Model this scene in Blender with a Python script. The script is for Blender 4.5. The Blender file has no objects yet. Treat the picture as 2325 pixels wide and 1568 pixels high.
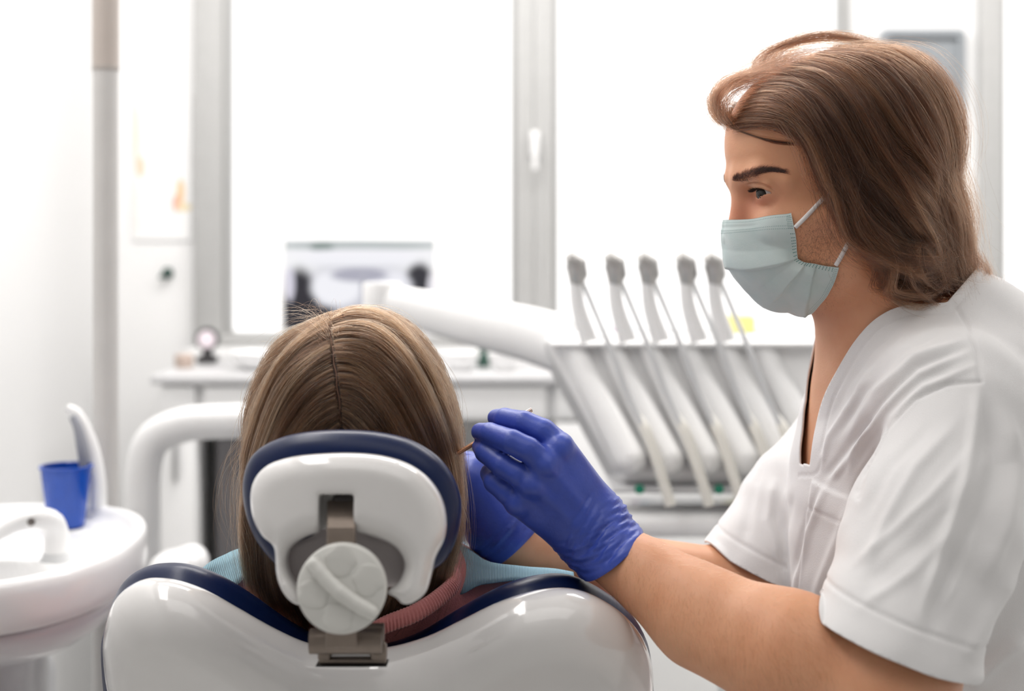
import bpy, bmesh, math, random, time
import numpy as np
from mathutils import Vector, Matrix
T0 = time.time()
rng = np.random.default_rng(11)
random.seed(5)
sc = bpy.context.scene
COL = sc.collection

# ------------------------------------------------------------------ camera model (50 mm, level, lens shifted down)
F = 50 / 36 * 2325
HY, CX, H = 540.0, 1162.5, 1.2
def W(px, py, Y):
    return np.array([(px - CX) * Y / F, Y, H - (py - HY) * Y / F])
def WP(pts):
    return np.array([W(*p) for p in pts])

# ------------------------------------------------------------------ materials
MATS = {}
def mat(name, col, rough=0.5, metal=0.0, coat=0.0, sss=0.0, sssr=(1, .35, .2), spec=0.5, var=0.0, vscale=30, bump=0.0, bscale=200,
        trans=0.0, emit=None, estr=0.0, sheen=0.0, alpha=1.0, sss_scale=0.004):
    if name in MATS: return MATS[name]
    m = bpy.data.materials.new(name); m.use_nodes = True
    nt = m.node_tree; b = nt.nodes['Principled BSDF']
    b.inputs['Base Color'].default_value = (*col, 1)
    b.inputs['Roughness'].default_value = rough
    b.inputs['Metallic'].default_value = metal
    b.inputs['Specular IOR Level'].default_value = spec
    b.inputs['Coat Weight'].default_value = coat
    b.inputs['Coat Roughness'].default_value = 0.06
    if sss:
        b.inputs['Subsurface Weight'].default_value = sss
        b.inputs['Subsurface Radius'].default_value = sssr
        b.inputs['Subsurface Scale'].default_value = sss_scale
    if trans: b.inputs['Transmission Weight'].default_value = trans
    if sheen: b.inputs['Sheen Weight'].default_value = sheen
    b.inputs['Alpha'].default_value = alpha
    if emit:
        b.inputs['Emission Color'].default_value = (*emit, 1); b.inputs['Emission Strength'].default_value = estr
    tc = None
    if var or bump:
        tc = nt.nodes.new('ShaderNodeTexCoord')
    if var:
        n = nt.nodes.new('ShaderNodeTexNoise'); n.inputs['Scale'].default_value = vscale; n.inputs['Detail'].default_value = 4
        nt.links.new(tc.outputs['Object'], n.inputs['Vector'])
        r = nt.nodes.new('ShaderNodeValToRGB')
        r.color_ramp.elements[0].position = .3; r.color_ramp.elements[1].position = .7
        r.color_ramp.elements[0].color = (*[c * (1 - var) for c in col], 1)
        r.color_ramp.elements[1].color = (*[min(1, c * (1 + var)) for c in col], 1)
        nt.links.new(n.outputs['Fac'], r.inputs['Fac']); nt.links.new(r.outputs['Color'], b.inputs['Base Color'])
    if bump:
        n = nt.nodes.new('ShaderNodeTexNoise'); n.inputs['Scale'].default_value = bscale; n.inputs['Detail'].default_value = 3
        nt.links.new(tc.outputs['Object'], n.inputs['Vector'])
        bp = nt.nodes.new('ShaderNodeBump'); bp.inputs['Strength'].default_value = bump; bp.inputs['Distance'].default_value = 0.001
        nt.links.new(n.outputs['Fac'], bp.inputs['Height']); nt.links.new(bp.outputs['Normal'], b.inputs['Normal'])
    MATS[name] = m
    return m

# ------------------------------------------------------------------ objects
WL = {}
def tag(o, label=None, cat=None, group=None, kind=None):
    if label: o['label'] = label
    if cat: o['category'] = cat
    if group: o['group'] = group
    if kind: o['kind'] = kind
    return o
def empty(name, loc, label, cat, group=None):
    o = bpy.data.objects.new(name, None); COL.objects.link(o)
    o.location = Vector(loc); o.empty_display_size = .05
    WL[o] = np.array(loc, float)
    return tag(o, label, cat, group)
def place(o, parent, origin):
    """give o its world origin, parent it (no rotations anywhere)"""
    WL[o] = np.array(origin, float)
    if parent is not None:
        o.parent = parent; o.location = Vector(WL[o] - WL[parent])
    else:
        o.location = Vector(WL[o])
def mesh(name, V, faces, material, parent=None, smooth=True, origin=None, label=None, angle=None):
    V = np.asarray(V, float)
    if origin is None:
        lo, hi = V.min(0), V.max(0); origin = np.array([(lo[0] + hi[0]) / 2, (lo[1] + hi[1]) / 2, lo[2]])
    me = bpy.data.meshes.new(name)
    L = (V - origin)
    if isinstance(faces, np.ndarray):
        n, c = faces.shape
        me.vertices.add(len(L)); me.vertices.foreach_set('co', L.astype(np.float32).ravel())
        me.loops.add(n * c); me.loops.foreach_set('vertex_index', faces.astype(np.int32).ravel())
        me.polygons.add(n); me.polygons.foreach_set('loop_start', np.arange(0, n * c, c, dtype=np.int32))
        me.update(calc_edges=True); me.validate()
    else:
        me.from_pydata([tuple(v) for v in L], [], [tuple(int(i) for i in f) for f in faces]); me.update()
    if smooth: me.polygons.foreach_set('use_smooth', np.ones(len(me.polygons), bool))
    if angle is not None: me.set_sharp_from_angle(angle=math.radians(angle))
    if material: me.materials.append(material)
    o = bpy.data.objects.new(name, me); COL.objects.link(o)
    place(o, parent, origin)
    if label: o['label'] = label
    return o
class MB:
    """collects simple solids, then links them as one mesh object"""
    def __init__(s): s.V, s.F = [], []
    def add(s, V, Fs):
        b = len(s.V); s.V += [tuple(v) for v in V]; s.F += [tuple(i + b for i in f) for f in Fs]; return s
    def box(s, lo, hi, bev=0.0, seg=2):
        bm = bmesh.new(); bmesh.ops.create_cube(bm, size=1)
        lo, hi = np.minimum(lo, hi), np.maximum(lo, hi)
        for v in bm.verts: v.co = Vector([lo[i] + (v.co[i] + .5) * (hi[i] - lo[i]) for i in range(3)])
        if bev: bmesh.ops.bevel(bm, geom=list(bm.edges), offset=min(bev, .49 * float((hi - lo).min())), segments=seg, profile=.5, affect='EDGES')
        bm.verts.index_update()
        s.add([v.co[:] for v in bm.verts], [[v.index for v in f.verts] for f in bm.faces]); bm.free(); return s
    def tube(s, pts, rads, n=16, cap=True, flat=None):
        """swept tube with varying radius; flat = (axis vector, factor) squashes the section"""
        P = np.asarray(pts, float); m = len(P)
        rads = np.broadcast_to(np.asarray(rads, float), (m,)) if np.ndim(rads) <= 1 else rads
        T = np.gradient(P, axis=0); T /= np.linalg.norm(T, axis=1)[:, None] + 1e-12
        up = np.array([0, 0, 1.]) if abs(T[0][2]) < .9 else np.array([0, 1., 0])
        V = []; Nn = np.cross(T[0], up); Nn /= np.linalg.norm(Nn)
        for i in range(m):
            Nn = Nn - T[i] * Nn.dot(T[i]); Nn /= np.linalg.norm(Nn); B = np.cross(T[i], Nn)
            for k in range(n):
                a = 2 * math.pi * k / n
                d = (math.cos(a) * Nn + math.sin(a) * B) * rads[i]
                if flat is not None:
                    ax = np.asarray(flat[0], float); ax = ax / np.linalg.norm(ax); d = d - ax * d.dot(ax) * (1 - flat[1])
                V.append(P[i] + d)
        Fs = []
        for i in range(m - 1):
            for k in range(n):
                k2 = (k + 1) % n
                Fs.append((i * n + k, i * n + k2, (i + 1) * n + k2, (i + 1) * n + k))
        if cap:
            Fs.append(tuple(range(n - 1, -1, -1))); Fs.append(tuple((m - 1) * n + k for k in range(n)))
        return s.add(V, Fs)
    def lathe(s, prof, base, axis=(0, 0, 1), n=32, cap=True):
        """prof: (radius, height) list along axis from base"""
        ax = np.asarray(axis, float); ax /= np.linalg.norm(ax)
        u = np.cross(ax, [0, 0, 1.]) if abs(ax[2]) < .9 else np.cross(ax, [1., 0, 0]); u /= np.linalg.norm(u); v = np.cross(ax, u)
        V, Fs = [], []; m = len(prof)
        for r, h in prof:
            for k in range(n):
                a = 2 * math.pi * k / n; V.append(np.asarray(base) + ax * h + (math.cos(a) * u + math.sin(a) * v) * r)
        for i in range(m - 1):
            for k in range(n):
                k2 = (k + 1) % n; Fs.append((i * n + k, i * n + k2, (i + 1) * n + k2, (i + 1) * n + k))
        if cap:
            Fs.append(tuple(range(n - 1, -1, -1))); Fs.append(tuple((m - 1) * n + k for k in range(n)))
        return s.add(V, Fs)
    def build(s, name, material, parent=None, smooth=True, angle=40, label=None, origin=None):
        return mesh(name, np.array(s.V), s.F, material, parent, smooth, origin, label, angle)

def crv(pts, n, closed=False):
    """Catmull-Rom resample, arc-length uniform"""
    P = np.asarray(pts, float); m = len(P)
    if closed: Q = np.vstack([P[-1], P, P[0], P[1]]); segs = m
    else: Q = np.vstack([2 * P[0] - P[1], P, 2 * P[-1] - P[-2]]); segs = m - 1
    out = []
    for i in range(segs):
        p0, p1, p2, p3 = Q[i:i + 4]
        t = np.linspace(0, 1, 24, endpoint=False)[:, None]
        out.append(.5 * ((2 * p1) + (-p0 + p2) * t + (2 * p0 - 5 * p1 + 4 * p2 - p3) * t ** 2 + (-p0 + 3 * p1 - 3 * p2 + p3) * t ** 3))
    out = np.vstack(out + [Q[segs + 1 - (0 if not closed else 0)][None] if not closed else P[:1]])
    d = np.r_[0, np.cumsum(np.linalg.norm(np.diff(out, axis=0), axis=1))]
    tt = np.linspace(0, d[-1], n, endpoint=not closed)
    return np.stack([np.interp(tt, d, out[:, i]) for i in range(P.shape[1])], 1)

# ------------------------------------------------------------------ signed distance modelling
def nrm(v): v = np.asarray(v, float); return v / np.linalg.norm(v)
def rc(a, b, ra, rb):
    a = np.asarray(a, float); b = np.asarray(b, float); ab = b - a; L2 = ab.dot(ab)
    def f(P):
        t = np.clip((P - a) @ ab / L2, 0, 1)
        return np.linalg.norm(P - a - t[:, None] * ab, axis=1) - (ra + (rb - ra) * t)
    return f
def sph(c, r):
    c = np.asarray(c, float)
    return lambda P: np.linalg.norm(P - c, axis=1) - r
def ell(c, r, R=None):
    """ellipsoid, R rows = local axes"""
    c = np.asarray(c, float); r = np.asarray(r, float); R = np.eye(3) if R is None else np.asarray(R, float)
    def f(P):
        q = (P - c) @ R.T
        k0 = np.linalg.norm(q / r, axis=1); k1 = np.linalg.norm(q / (r * r), axis=1)
        return np.where(k1 > 1e-9, k0 * (k0 - 1) / np.maximum(k1, 1e-9), -r.min())
    return f
def rcf(a, b, ra, rb, ax, fac):
    """round cone with the section squashed along ax by fac (<1 thinner)"""
    a = np.asarray(a, float); b = np.asarray(b, float); ax = nrm(ax); ab = b - a
    s = lambda P: P + ((P @ ax) * (1 / fac - 1))[:, None] * ax if P.ndim == 2 else P + ax * (P.dot(ax)) * (1 / fac - 1)
    A, B = s(a), s(b); g = rc(A, B, ra, rb)
    return lambda P: g(s(P)) * (fac ** .5)
class Sdf:
    def __init__(s): s.ops = []
    def u(s, f, k=.01): s.ops.append((f, 'u', k)); return s
    def d(s, f, k=.005): s.ops.append((f, 'd', k)); return s
    def ev(s, P, idx=None):
        D = np.full(len(P), 1.0)
        for i, (f, op, k) in enumerate(s.ops):
            if idx is not None and i not in idx: continue
            e = f(P)
            if op == 'u':
                h = np.maximum(k - np.abs(D - e), 0) / k
                D = np.minimum(D, e) - h * h * k * .25
            else:
                e = -e
                h = np.maximum(k - np.abs(D - e), 0) / k
                D = np.maximum(D, e) + h * h * k * .25
        return D
    def near(s, c, R):
        P = c[None]
        return {i for i, (f, op, k) in enumerate(s.ops) if f(P)[0] < R * 1.5 + k + .004}
    def __call__(s, P): return s.ev(P)
def nets(S, lo, hi, h, off=0.0, warp=None):
    """sparse surface nets of S==off -> verts, quads"""
    lo = np.asarray(lo, float); hi = np.asarray(hi, float); B = 8
    nb = np.ceil((hi - lo) / (h * B)).astype(int)
    N = nb * B + 2
    R = .5 * math.sqrt(3) * B * h
    g9 = np.stack(np.meshgrid(*[np.arange(B + 1)] * 3, indexing='ij'), -1).reshape(-1, 3)
    keys, verts, quads = [], [], []
    SB = 3
    key = lambda ijk: (ijk[..., 0] * N[1] + ijk[..., 1]) * N[2] + ijk[..., 2]
    for sx in range(0, nb[0], SB):
        for sy in range(0, nb[1], SB):
            for sz in range(0, nb[2], SB):
                e = np.minimum([sx + SB, sy + SB, sz + SB], nb)
                bl = np.stack(np.meshgrid(np.arange(sx, e[0]), np.arange(sy, e[1]), np.arange(sz, e[2]), indexing='ij'), -1).reshape(-1, 3)
                cs = lo + (bl + .5) * B * h
                cc = lo + (np.array([sx, sy, sz]) + e) / 2 * B * h
                RR = np.linalg.norm((e - [sx, sy, sz])) / 2 * B * h
                idx = S.near(cc, RR + abs(off)) if hasattr(S, 'near') else None
                if idx is not None and not idx: continue
                fv = S.ev(cs, idx) if hasattr(S, 'near') else S(cs)
                act = np.abs(fv - off) < R * 1.7
                bl = bl[act]
                if not len(bl): continue
                G = bl[:, None, :] * B + g9[None]
                P = lo + G.reshape(-1, 3) * h
                val = (S.ev(P, idx) if hasattr(S, 'near') else S(P)) - off
                val = val.reshape(-1, B + 1, B + 1, B + 1)
                val = np.where(np.abs(val) < 1e-9, 1e-9, val)
                ins = val < 0
                # cells
                cnt = np.zeros((len(bl), B, B, B), int); acc = np.zeros((len(bl), B, B, B, 3)); ne = np.zeros((len(bl), B, B, B))
                for dx in (0, 1):
                    for dy in (0, 1):
                        for dz in (0, 1): cnt += ins[:, dx:dx + B, dy:dy + B, dz:dz + B]
                mix = (cnt > 0) & (cnt < 8)
                if not mix.any(): continue
                for ax in range(3):
                    o = [a for a in range(3) if a != ax]
                    for p in (0, 1):
                        for q in (0, 1):
                            off0 = [0, 0, 0]; off0[o[0]] = p; off0[o[1]] = q
                            off1 = list(off0); off1[ax] = 1
                            v0 = val[:, off0[0]:off0[0] + B, off0[1]:off0[1] + B, off0[2]:off0[2] + B]
                            v1 = val[:, off1[0]:off1[0] + B, off1[1]:off1[1] + B, off1[2]:off1[2] + B]
                            cr = (v0 < 0) != (v1 < 0)
                            t = np.where(cr, v0 / np.where(cr, v0 - v1, 1), 0)
                            w = cr.astype(float)
                            acc[..., o[0]] += p * w; acc[..., o[1]] += q * w; acc[..., ax] += t * w; ne += w
                bi, ci, cj, ck = np.nonzero(mix)
                cell = bl[bi] * B + np.stack([ci, cj, ck], 1)
                verts.append(lo + (cell + acc[bi, ci, cj, ck] / ne[bi, ci, cj, ck][:, None]) * h)
                keys.append(key(cell))
                for ax in range(3):
                    o1, o2 = (ax + 1) % 3, (ax + 2) % 3
                    sl = [slice(0, B)] * 3; sl1 = list(sl); sl1[ax] = slice(1, B + 1)
                    a0 = ins[:, sl[0], sl[1], sl[2]]; a1 = ins[:, sl1[0], sl1[1], sl1[2]]
                    b_, i_, j_, k_ = np.nonzero(a0 != a1)
                    if not len(b_): continue
                    c0 = bl[b_] * B + np.stack([i_, j_, k_], 1)
                    fl = a0[b_, i_, j_, k_]
                    e1 = np.zeros(3, int); e1[o1] = 1; e2 = np.zeros(3, int); e2[o2] = 1
                    q = np.stack([key(c0 - e1 - e2), key(c0 - e2), key(c0), key(c0 - e1)], 1)
                    q[~fl] = q[~fl][:, ::-1]
                    quads.append(q)
    keys = np.concatenate(keys); verts = np.concatenate(verts); quads = np.concatenate(quads)
    od = np.argsort(keys); ks = keys[od]
    pos = np.clip(np.searchsorted(ks, quads), 0, len(ks) - 1)
    ok = (ks[pos] == quads).all(1)
    return verts, od[pos[ok]]
def vnorm(V, Q):
    a = V[Q[:, 0]]; b = V[Q[:, 1]]; c = V[Q[:, 2]]
    n = np.cross(V[Q[:, 2]] - a, V[Q[:, -1]] - b) if Q.shape[1] == 4 else np.cross(b - a, c - a)
    out = np.zeros_like(V)
    for k in range(Q.shape[1]):
        for i in range(3): out[:, i] += np.bincount(Q[:, k], n[:, i], len(V))
    return out / (np.linalg.norm(out, axis=1)[:, None] + 1e-12)
def relax(V, Q, it=2, lam=.5):
    E = np.vstack([Q[:, [k, (k + 1) % Q.shape[1]]] for k in range(Q.shape[1])])
    E = np.vstack([E, E[:, ::-1]])
    dg = np.bincount(E[:, 0], minlength=len(V)).astype(float); dg[dg == 0] = 1
    for _ in range(it):
        A = np.stack([np.bincount(E[:, 0], V[E[:, 1], i], len(V)) for i in range(3)], 1) / dg[:, None]
        V = V + lam * (A - V)
    return V
def project(S, V, it=2, off=0.0, e=4e-4):
    for _ in range(it):
        d = S(V) - off
        g = np.stack([S(V + np.eye(3)[i] * e) - off - d for i in range(3)], 1) / e
        V = V - (np.clip(d, -.003, .003) / np.maximum((g * g).sum(1), .2))[:, None] * g
    return V
def clip(V, Fs, g):
    """keep the g>0 side of a mesh, cut cleanly along g==0; faces array or list in, list out"""
    V = [tuple(v) for v in V]; out = []; cache = {}
    g = list(np.asarray(g, float))
    Fl = Fs.tolist() if isinstance(Fs, np.ndarray) else Fs
    def cutv(i, j):
        k = (i, j) if i < j else (j, i)
        if k not in cache:
            t = g[k[0]] / (g[k[0]] - g[k[1]]); a, b = V[k[0]], V[k[1]]
            V.append(tuple(a[c] + t * (b[c] - a[c]) for c in range(3))); cache[k] = len(V) - 1
        return cache[k]
    for f in Fl:
        s = [g[i] > 0 for i in f]
        if all(s): out.append(tuple(f)); continue
        if not any(s): continue
        p = []
        for a in range(len(f)):
            i, j = f[a], f[(a + 1) % len(f)]
            if g[i] > 0: p.append(i)
            if (g[i] > 0) != (g[j] > 0): p.append(cutv(i, j))
        if len(p) > 2: out.append(tuple(p))
    V = np.array(V); used = np.unique(np.concatenate([np.array(f) for f in out])) if out else np.array([], int)
    mp = -np.ones(len(V), int); mp[used] = np.arange(len(used))
    return V[used], [tuple(mp[list(f)]) for f in out]
def poly2d(pts, n=160, pad=.03, res=.0015, smooth=True):
    """sampler of the signed distance (negative inside) to a closed 2-D outline"""
    P = crv(pts, n, True) if smooth else np.asarray(pts, float)
    lo = P.min(0) - pad; hi = P.max(0) + pad; nx, ny = np.ceil((hi - lo) / res).astype(int) + 1
    gx = lo[0] + np.arange(nx) * res; gy = lo[1] + np.arange(ny) * res
    X = np.stack(np.meshgrid(gx, gy, indexing='ij'), -1).reshape(-1, 2)
    d2 = np.full(len(X), 1e9); ins = np.zeros(len(X), bool)
    for i in range(len(P)):
        a = P[i]; b = P[(i + 1) % len(P)]; ab = b - a
        t = np.clip((X - a) @ ab / (ab @ ab + 1e-15), 0, 1)
        d2 = np.minimum(d2, ((X - a - t[:, None] * ab) ** 2).sum(1))
        c = (a[1] > X[:, 1]) != (b[1] > X[:, 1])
        ins ^= c & (X[:, 0] < (b[0] - a[0]) * (X[:, 1] - a[1]) / (b[1] - a[1] + 1e-15) + a[0])
    G = (np.sqrt(d2) * np.where(ins, -1, 1)).reshape(nx, ny)
    def f(q):
        u = (q - lo) / res
        uc = np.clip(u, 0, [nx - 1.001, ny - 1.001]); i = uc.astype(int); t = uc - i
        v = (G[i[:, 0], i[:, 1]] * (1 - t[:, 0]) * (1 - t[:, 1]) + G[i[:, 0] + 1, i[:, 1]] * t[:, 0] * (1 - t[:, 1])
             + G[i[:, 0], i[:, 1] + 1] * (1 - t[:, 0]) * t[:, 1] + G[i[:, 0] + 1, i[:, 1] + 1] * t[:, 0] * t[:, 1])
        return v + np.linalg.norm((u - uc) * res, axis=1)
    return f
def slab(f2, frame, h, r, bend=None):
    """rounded extrusion of a 2-D outline: frame = (origin, u, v, n); half thickness h, edge radius r; bend(a,b)->mid-surface height"""
    o, u, v, n = [np.asarray(x, float) for x in frame]
    def f(P):
        q = P - o; a = q @ u; b = q @ v; c = q @ n
        if bend is not None: c = c - bend(a, b)
        d2 = f2(np.stack([a, b], 1)); w0 = d2 + r; w1 = np.abs(c) - h + r
        return np.minimum(np.maximum(w0, w1), 0) + np.sqrt(np.maximum(w0, 0) ** 2 + np.maximum(w1, 0) ** 2) - r
    return f
def sdfmesh(name, S, lo, hi, h, material, parent=None, it=2, proj=True, label=None):
    V, Q = nets(S, lo, hi, h)
    V = relax(V, Q, it)
    if proj: V = project(S, V, 2); V = relax(V, Q, 1, .3)
    return mesh(name, V, Q, material, parent, label=label)
def bb(*arrs, pad=.03):
    A = np.vstack([np.atleast_2d(a) for a in arrs]); return A.min(0) - pad, A.max(0) + pad
# ------------------------------------------------------------------ camera, world, lights
cam = bpy.data.cameras.new('camera'); co = bpy.data.objects.new('camera', cam); COL.objects.link(co)
co.location = (0, 0, H); co.rotation_euler = (math.pi / 2, 0, 0)
cam.lens = 50; cam.sensor_width = 36; cam.sensor_fit = 'HORIZONTAL'
cam.shift_y = -(784 - HY) / 2325; cam.clip_start = .05
cam.dof.use_dof = True; cam.dof.focus_distance = 1.30; cam.dof.aperture_fstop = 3.3; cam.dof.aperture_blades = 9
sc.camera = co
w = bpy.data.worlds.new('daylight'); sc.world = w; w.use_nodes = True
w.node_tree.nodes['Background'].inputs['Color'].default_value = (1, .985, .97, 1)
w.node_tree.nodes['Background'].inputs['Strength'].default_value = 1.0
sc.view_settings.view_transform = 'Standard'; sc.view_settings.look = 'None'; sc.view_settings.gamma = 1
sc.view_settings.use_curve_mapping = False; sc.view_settings.exposure = 0.95
cy = sc.cycles
cy.use_denoising = True
try: cy.denoiser = 'OPENIMAGEDENOISE'; cy.denoising_input_passes = 'RGB_ALBEDO_NORMAL'
except Exception: pass
cy.max_bounces = 8; cy.diffuse_bounces = 4; cy.glossy_bounces = 4; cy.transmission_bounces = 6; cy.transparent_max_bounces = 12
cy.caustics_reflective = False; cy.caustics_refractive = False; cy.sample_clamp_indirect = 8

# ------------------------------------------------------------------ room shell
M_wall = mat('wall_paint', (.84, .84, .84), .75, bump=.1, bscale=120)
M_frame = mat('window_frame_grey', (.44, .44, .435), .45, var=.02)
M_white = mat('cabinet_white', (.85, .85, .85), .35, var=.01)
M_floor = mat('floor_vinyl', (.62, .62, .61), .4, var=.05, vscale=6)
YB, XL, XR, ZC = 3.9, -1.113, 2.45, 2.7
def struct(o): o['kind'] = 'structure'; return o
struct(MB().box((XL - .1, -1.6, -.06), (XR + .1, YB + .25, 0)).build('floor', M_floor))
struct(MB().box((XL - .1, -1.6, ZC), (XR + .1, YB + .25, ZC + .08)).build('ceiling', M_wall))
struct(MB().box((XL - .12, -1.6, 0), (XL, YB + .2, ZC)).build('wall_left', M_wall))
struct(MB().box((XR, -1.6, 0), (XR + .12, YB + .2, ZC)).build('wall_right', M_wall))
struct(MB().box((XL - .12, -1.72, 0), (XR + .12, -1.6, ZC)).build('wall_rear', mat('rear_wall_grey', (.38, .38, .38), .8, bump=.1, bscale=120)))
ZS, ZT = .905, 2.4
wb = MB()
for x0, x1 in ((XL, -.868), (.018, .11), (.922, 1.275), (2.2, XR)):
    wb.box((x0, YB, ZS), (x1, YB + .075, ZT))
wb.box((XL, YB, 0), (XR, YB + .2, ZS)); wb.box((XL, YB, ZT), (XR, YB + .2, ZC))
struct(wb.build('wall_back', M_wall, smooth=False))
glass = bpy.data.materials.new('window_glass'); glass.use_nodes = True
nt = glass.node_tree; nt.nodes.clear()
o_ = nt.nodes.new('ShaderNodeOutputMaterial'); mx = nt.nodes.new('ShaderNodeMixShader'); tr = nt.nodes.new('ShaderNodeBsdfTransparent')
gl = nt.nodes.new('ShaderNodeBsdfGlossy'); gl.inputs['Roughness'].default_value = .02; fr = nt.nodes.new('ShaderNodeFresnel'); fr.inputs['IOR'].default_value = 1.45
nt.links.new(fr.outputs[0], mx.inputs[0]); nt.links.new(tr.outputs[0], mx.inputs[1]); nt.links.new(gl.outputs[0], mx.inputs[2]); nt.links.new(mx.outputs[0], o_.inputs[0])
def window(n, x0, x1, fl, frr, handle=None):
    y0, y1 = YB + .0, YB + .07
    m = MB()
    m.box((x0, y0 - .03, ZS), (x0 + fl, y1, ZT), .004); m.box((x1 - frr, y0 - .03, ZS), (x1, y1, ZT), .004)
    m.box((x0, y0 - .028, ZS), (x1, y1, ZS + .035), .004); m.box((x0, y0 - .028, ZT - .06), (x1, y1, ZT), .004)
    o = struct(m.build(f'window_{n}', M_frame))
    s = MB(); e = .0
    s.box((x0 + fl, y0 - .012, ZS + .03), (x0 + fl + .014, y1 - .01, ZT - .06), .002); s.box((x1 - frr - .014, y0 - .012, ZS + .03), (x1 - frr, y1 - .01, ZT - .06), .002)
    s.build('window_sash', M_frame, o)
    MB().box((x0 + fl, y0 + .03, ZS + .035), (x1 - frr, y0 + .036, ZT - .06)).build('window_pane', glass, o)
    if handle:
        h = MB().box((handle - .012, y0 - .045, 1.42), (handle + .012, y0 - .03, 1.49), .005)
        h.tube([(handle, y0 - .04, 1.475), (handle, y0 - .065, 1.475), (handle, y0 - .068, 1.44), (handle, y0 - .066, 1.385)], [.006, .007, .008, .007], 10)
        h.build('window_handle', M_white, o)
    return o
window(1, -.868, .06, .08, .05, .062)
window(2, .06, .922, .053, .01)
window(3, 1.275, 2.2, .06, .06)
struct(MB().box((-.868, YB - .14, ZS - .03), (2.2, YB, ZS), .006).build('trim_1', M_white))

# ------------------------------------------------------------------ things on the back wall
def blob_mat(name, base, blobs, rough=.6):
    """flat print: base colour with soft ellipses (x,z,rx,rz,colour) in object space"""
    m = bpy.data.materials.new(name); m.use_nodes = True; nt = m.node_tree; b = nt.nodes['Principled BSDF']
    b.inputs['Roughness'].default_value = rough
    tc = nt.nodes.new('ShaderNodeTexCoord'); prev = None
    for x, z, rx, rz, c in blobs:
        mp = nt.nodes.new('ShaderNodeMapping'); mp.vector_type = 'POINT'
        mp.inputs['Location'].default_value = (-x / rx, 0, -z / rz); mp.inputs['Scale'].default_value = (1 / rx, 0, 1 / rz)
        nt.links.new(tc.outputs['Object'], mp.inputs['Vector'])
        ln = nt.nodes.new('ShaderNodeVectorMath'); ln.operation = 'LENGTH'; nt.links.new(mp.outputs[0], ln.inputs[0])
        mr = nt.nodes.new('ShaderNodeMapRange'); mr.interpolation_type = 'SMOOTHSTEP'
        mr.inputs['From Min'].default_value = .75; mr.inputs['From Max'].default_value = 1.15; mr.inputs['To Min'].default_value = 1; mr.inputs['To Max'].default_value = 0
        nt.links.new(ln.outputs['Value'], mr.inputs['Value'])
        mixn = nt.nodes.new('ShaderNodeMix'); mixn.data_type = 'RGBA'
        nt.links.new(mr.outputs[0], mixn.inputs['Factor'])
        if prev is None: mixn.inputs['A'].default_value = (*base, 1)
        else: nt.links.new(prev, mixn.inputs['A'])
        mixn.inputs['B'].default_value = (*c, 1); prev = mixn.outputs['Result']
    nt.links.new(prev, b.inputs['Base Color'])
    return m, nt, b, prev
pz0 = W(380, 545, YB)[2]
pm, *_ = blob_mat('poster_print', (.86, .86, .86), [(-.085, .29, .007, .10, (.72, .68, .55)), (-.075, .20, .012, .03, (.70, .60, .45)), (-.085, .09, .005, .09, (.78, .76, .70)),
    (.03, .23, .018, .06, (.76, .79, .84)), (.035, .13, .012, .04, (.80, .55, .33)), (.022, .10, .010, .025, (.80, .42, .33)), (.045, .09, .02, .012, (.80, .68, .45)), (-.02, .16, .03, .03, (.80, .82, .86))])
pc = W(382, 545, YB)
MB().box((pc[0] - .095, YB - .006, pc[2]), (pc[0] + .065, YB, pc[2] + .4)).build('wall_poster', pm, smooth=False, origin=(pc[0], YB, pc[2]))
tag(bpy.data.objects['wall_poster'], 'pale printed poster with orange and blue patches on the wall left of the window', 'poster')
hk = W(378, 620, YB - .02)
m = MB().lathe([(.001, 0), (.012, .002), (.016, .008), (.012, .02), (.005, .024)], (hk[0], YB, hk[2]), (0, -1, 0), 18)
m.tube([(hk[0], YB - .02, hk[2]), (hk[0] - .012, YB - .026, hk[2] - .008), (hk[0] - .018, YB - .028, hk[2] - .014)], [.006, .005, .003], 8)
tag(m.build('wall_hook', mat('dark_green_plastic', (.015, .05, .04), .4)), 'small dark green wall hook under the poster', 'hook')
# framed notice on the pier
a, b_ = W(2002, 250, YB - .03), W(2196, 60, YB - .03)
pf = empty('picture_frame', ((a[0] + b_[0]) / 2, YB - .015, a[2]), 'grey rounded picture frame on the wall between the windows', 'picture frame')
f2 = poly2d([(-.105, 0.0), (.105, 0.0), (.117, .012), (.117, .212), (.105, .224), (-.105, .224), (-.117, .212), (-.117, .012)], smooth=False, res=.002)
fi = poly2d([(-.09, .024), (.09, .024), (.097, .03), (.097, .192), (.09, .2), (-.09, .2), (-.097, .192), (-.097, .03)], smooth=False, res=.002)
fo = ((a[0] + b_[0]) / 2, YB - .0125, a[2])
S = Sdf().u(slab(f2, (fo, (1, 0, 0), (0, 0, 1), (0, -1, 0)), .0125, .006)).d(slab(fi, ((fo[0], fo[1] - .01, fo[2]), (1, 0, 0), (0, 0, 1), (0, -1, 0)), .012, .002), .002)
sdfmesh('frame', S, *bb(a, b_, pad=.05), .004, mat('picture_frame_grey', (.27, .29, .31), .4), pf, 1, False)
MB().box((fo[0] - .1, YB - .006, a[2] + .02), (fo[0] + .1, YB - .003, a[2] + .205)).build('picture', mat('picture_paper', (.90, .91, .93), .5, var=.02, vscale=20), pf)

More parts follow.
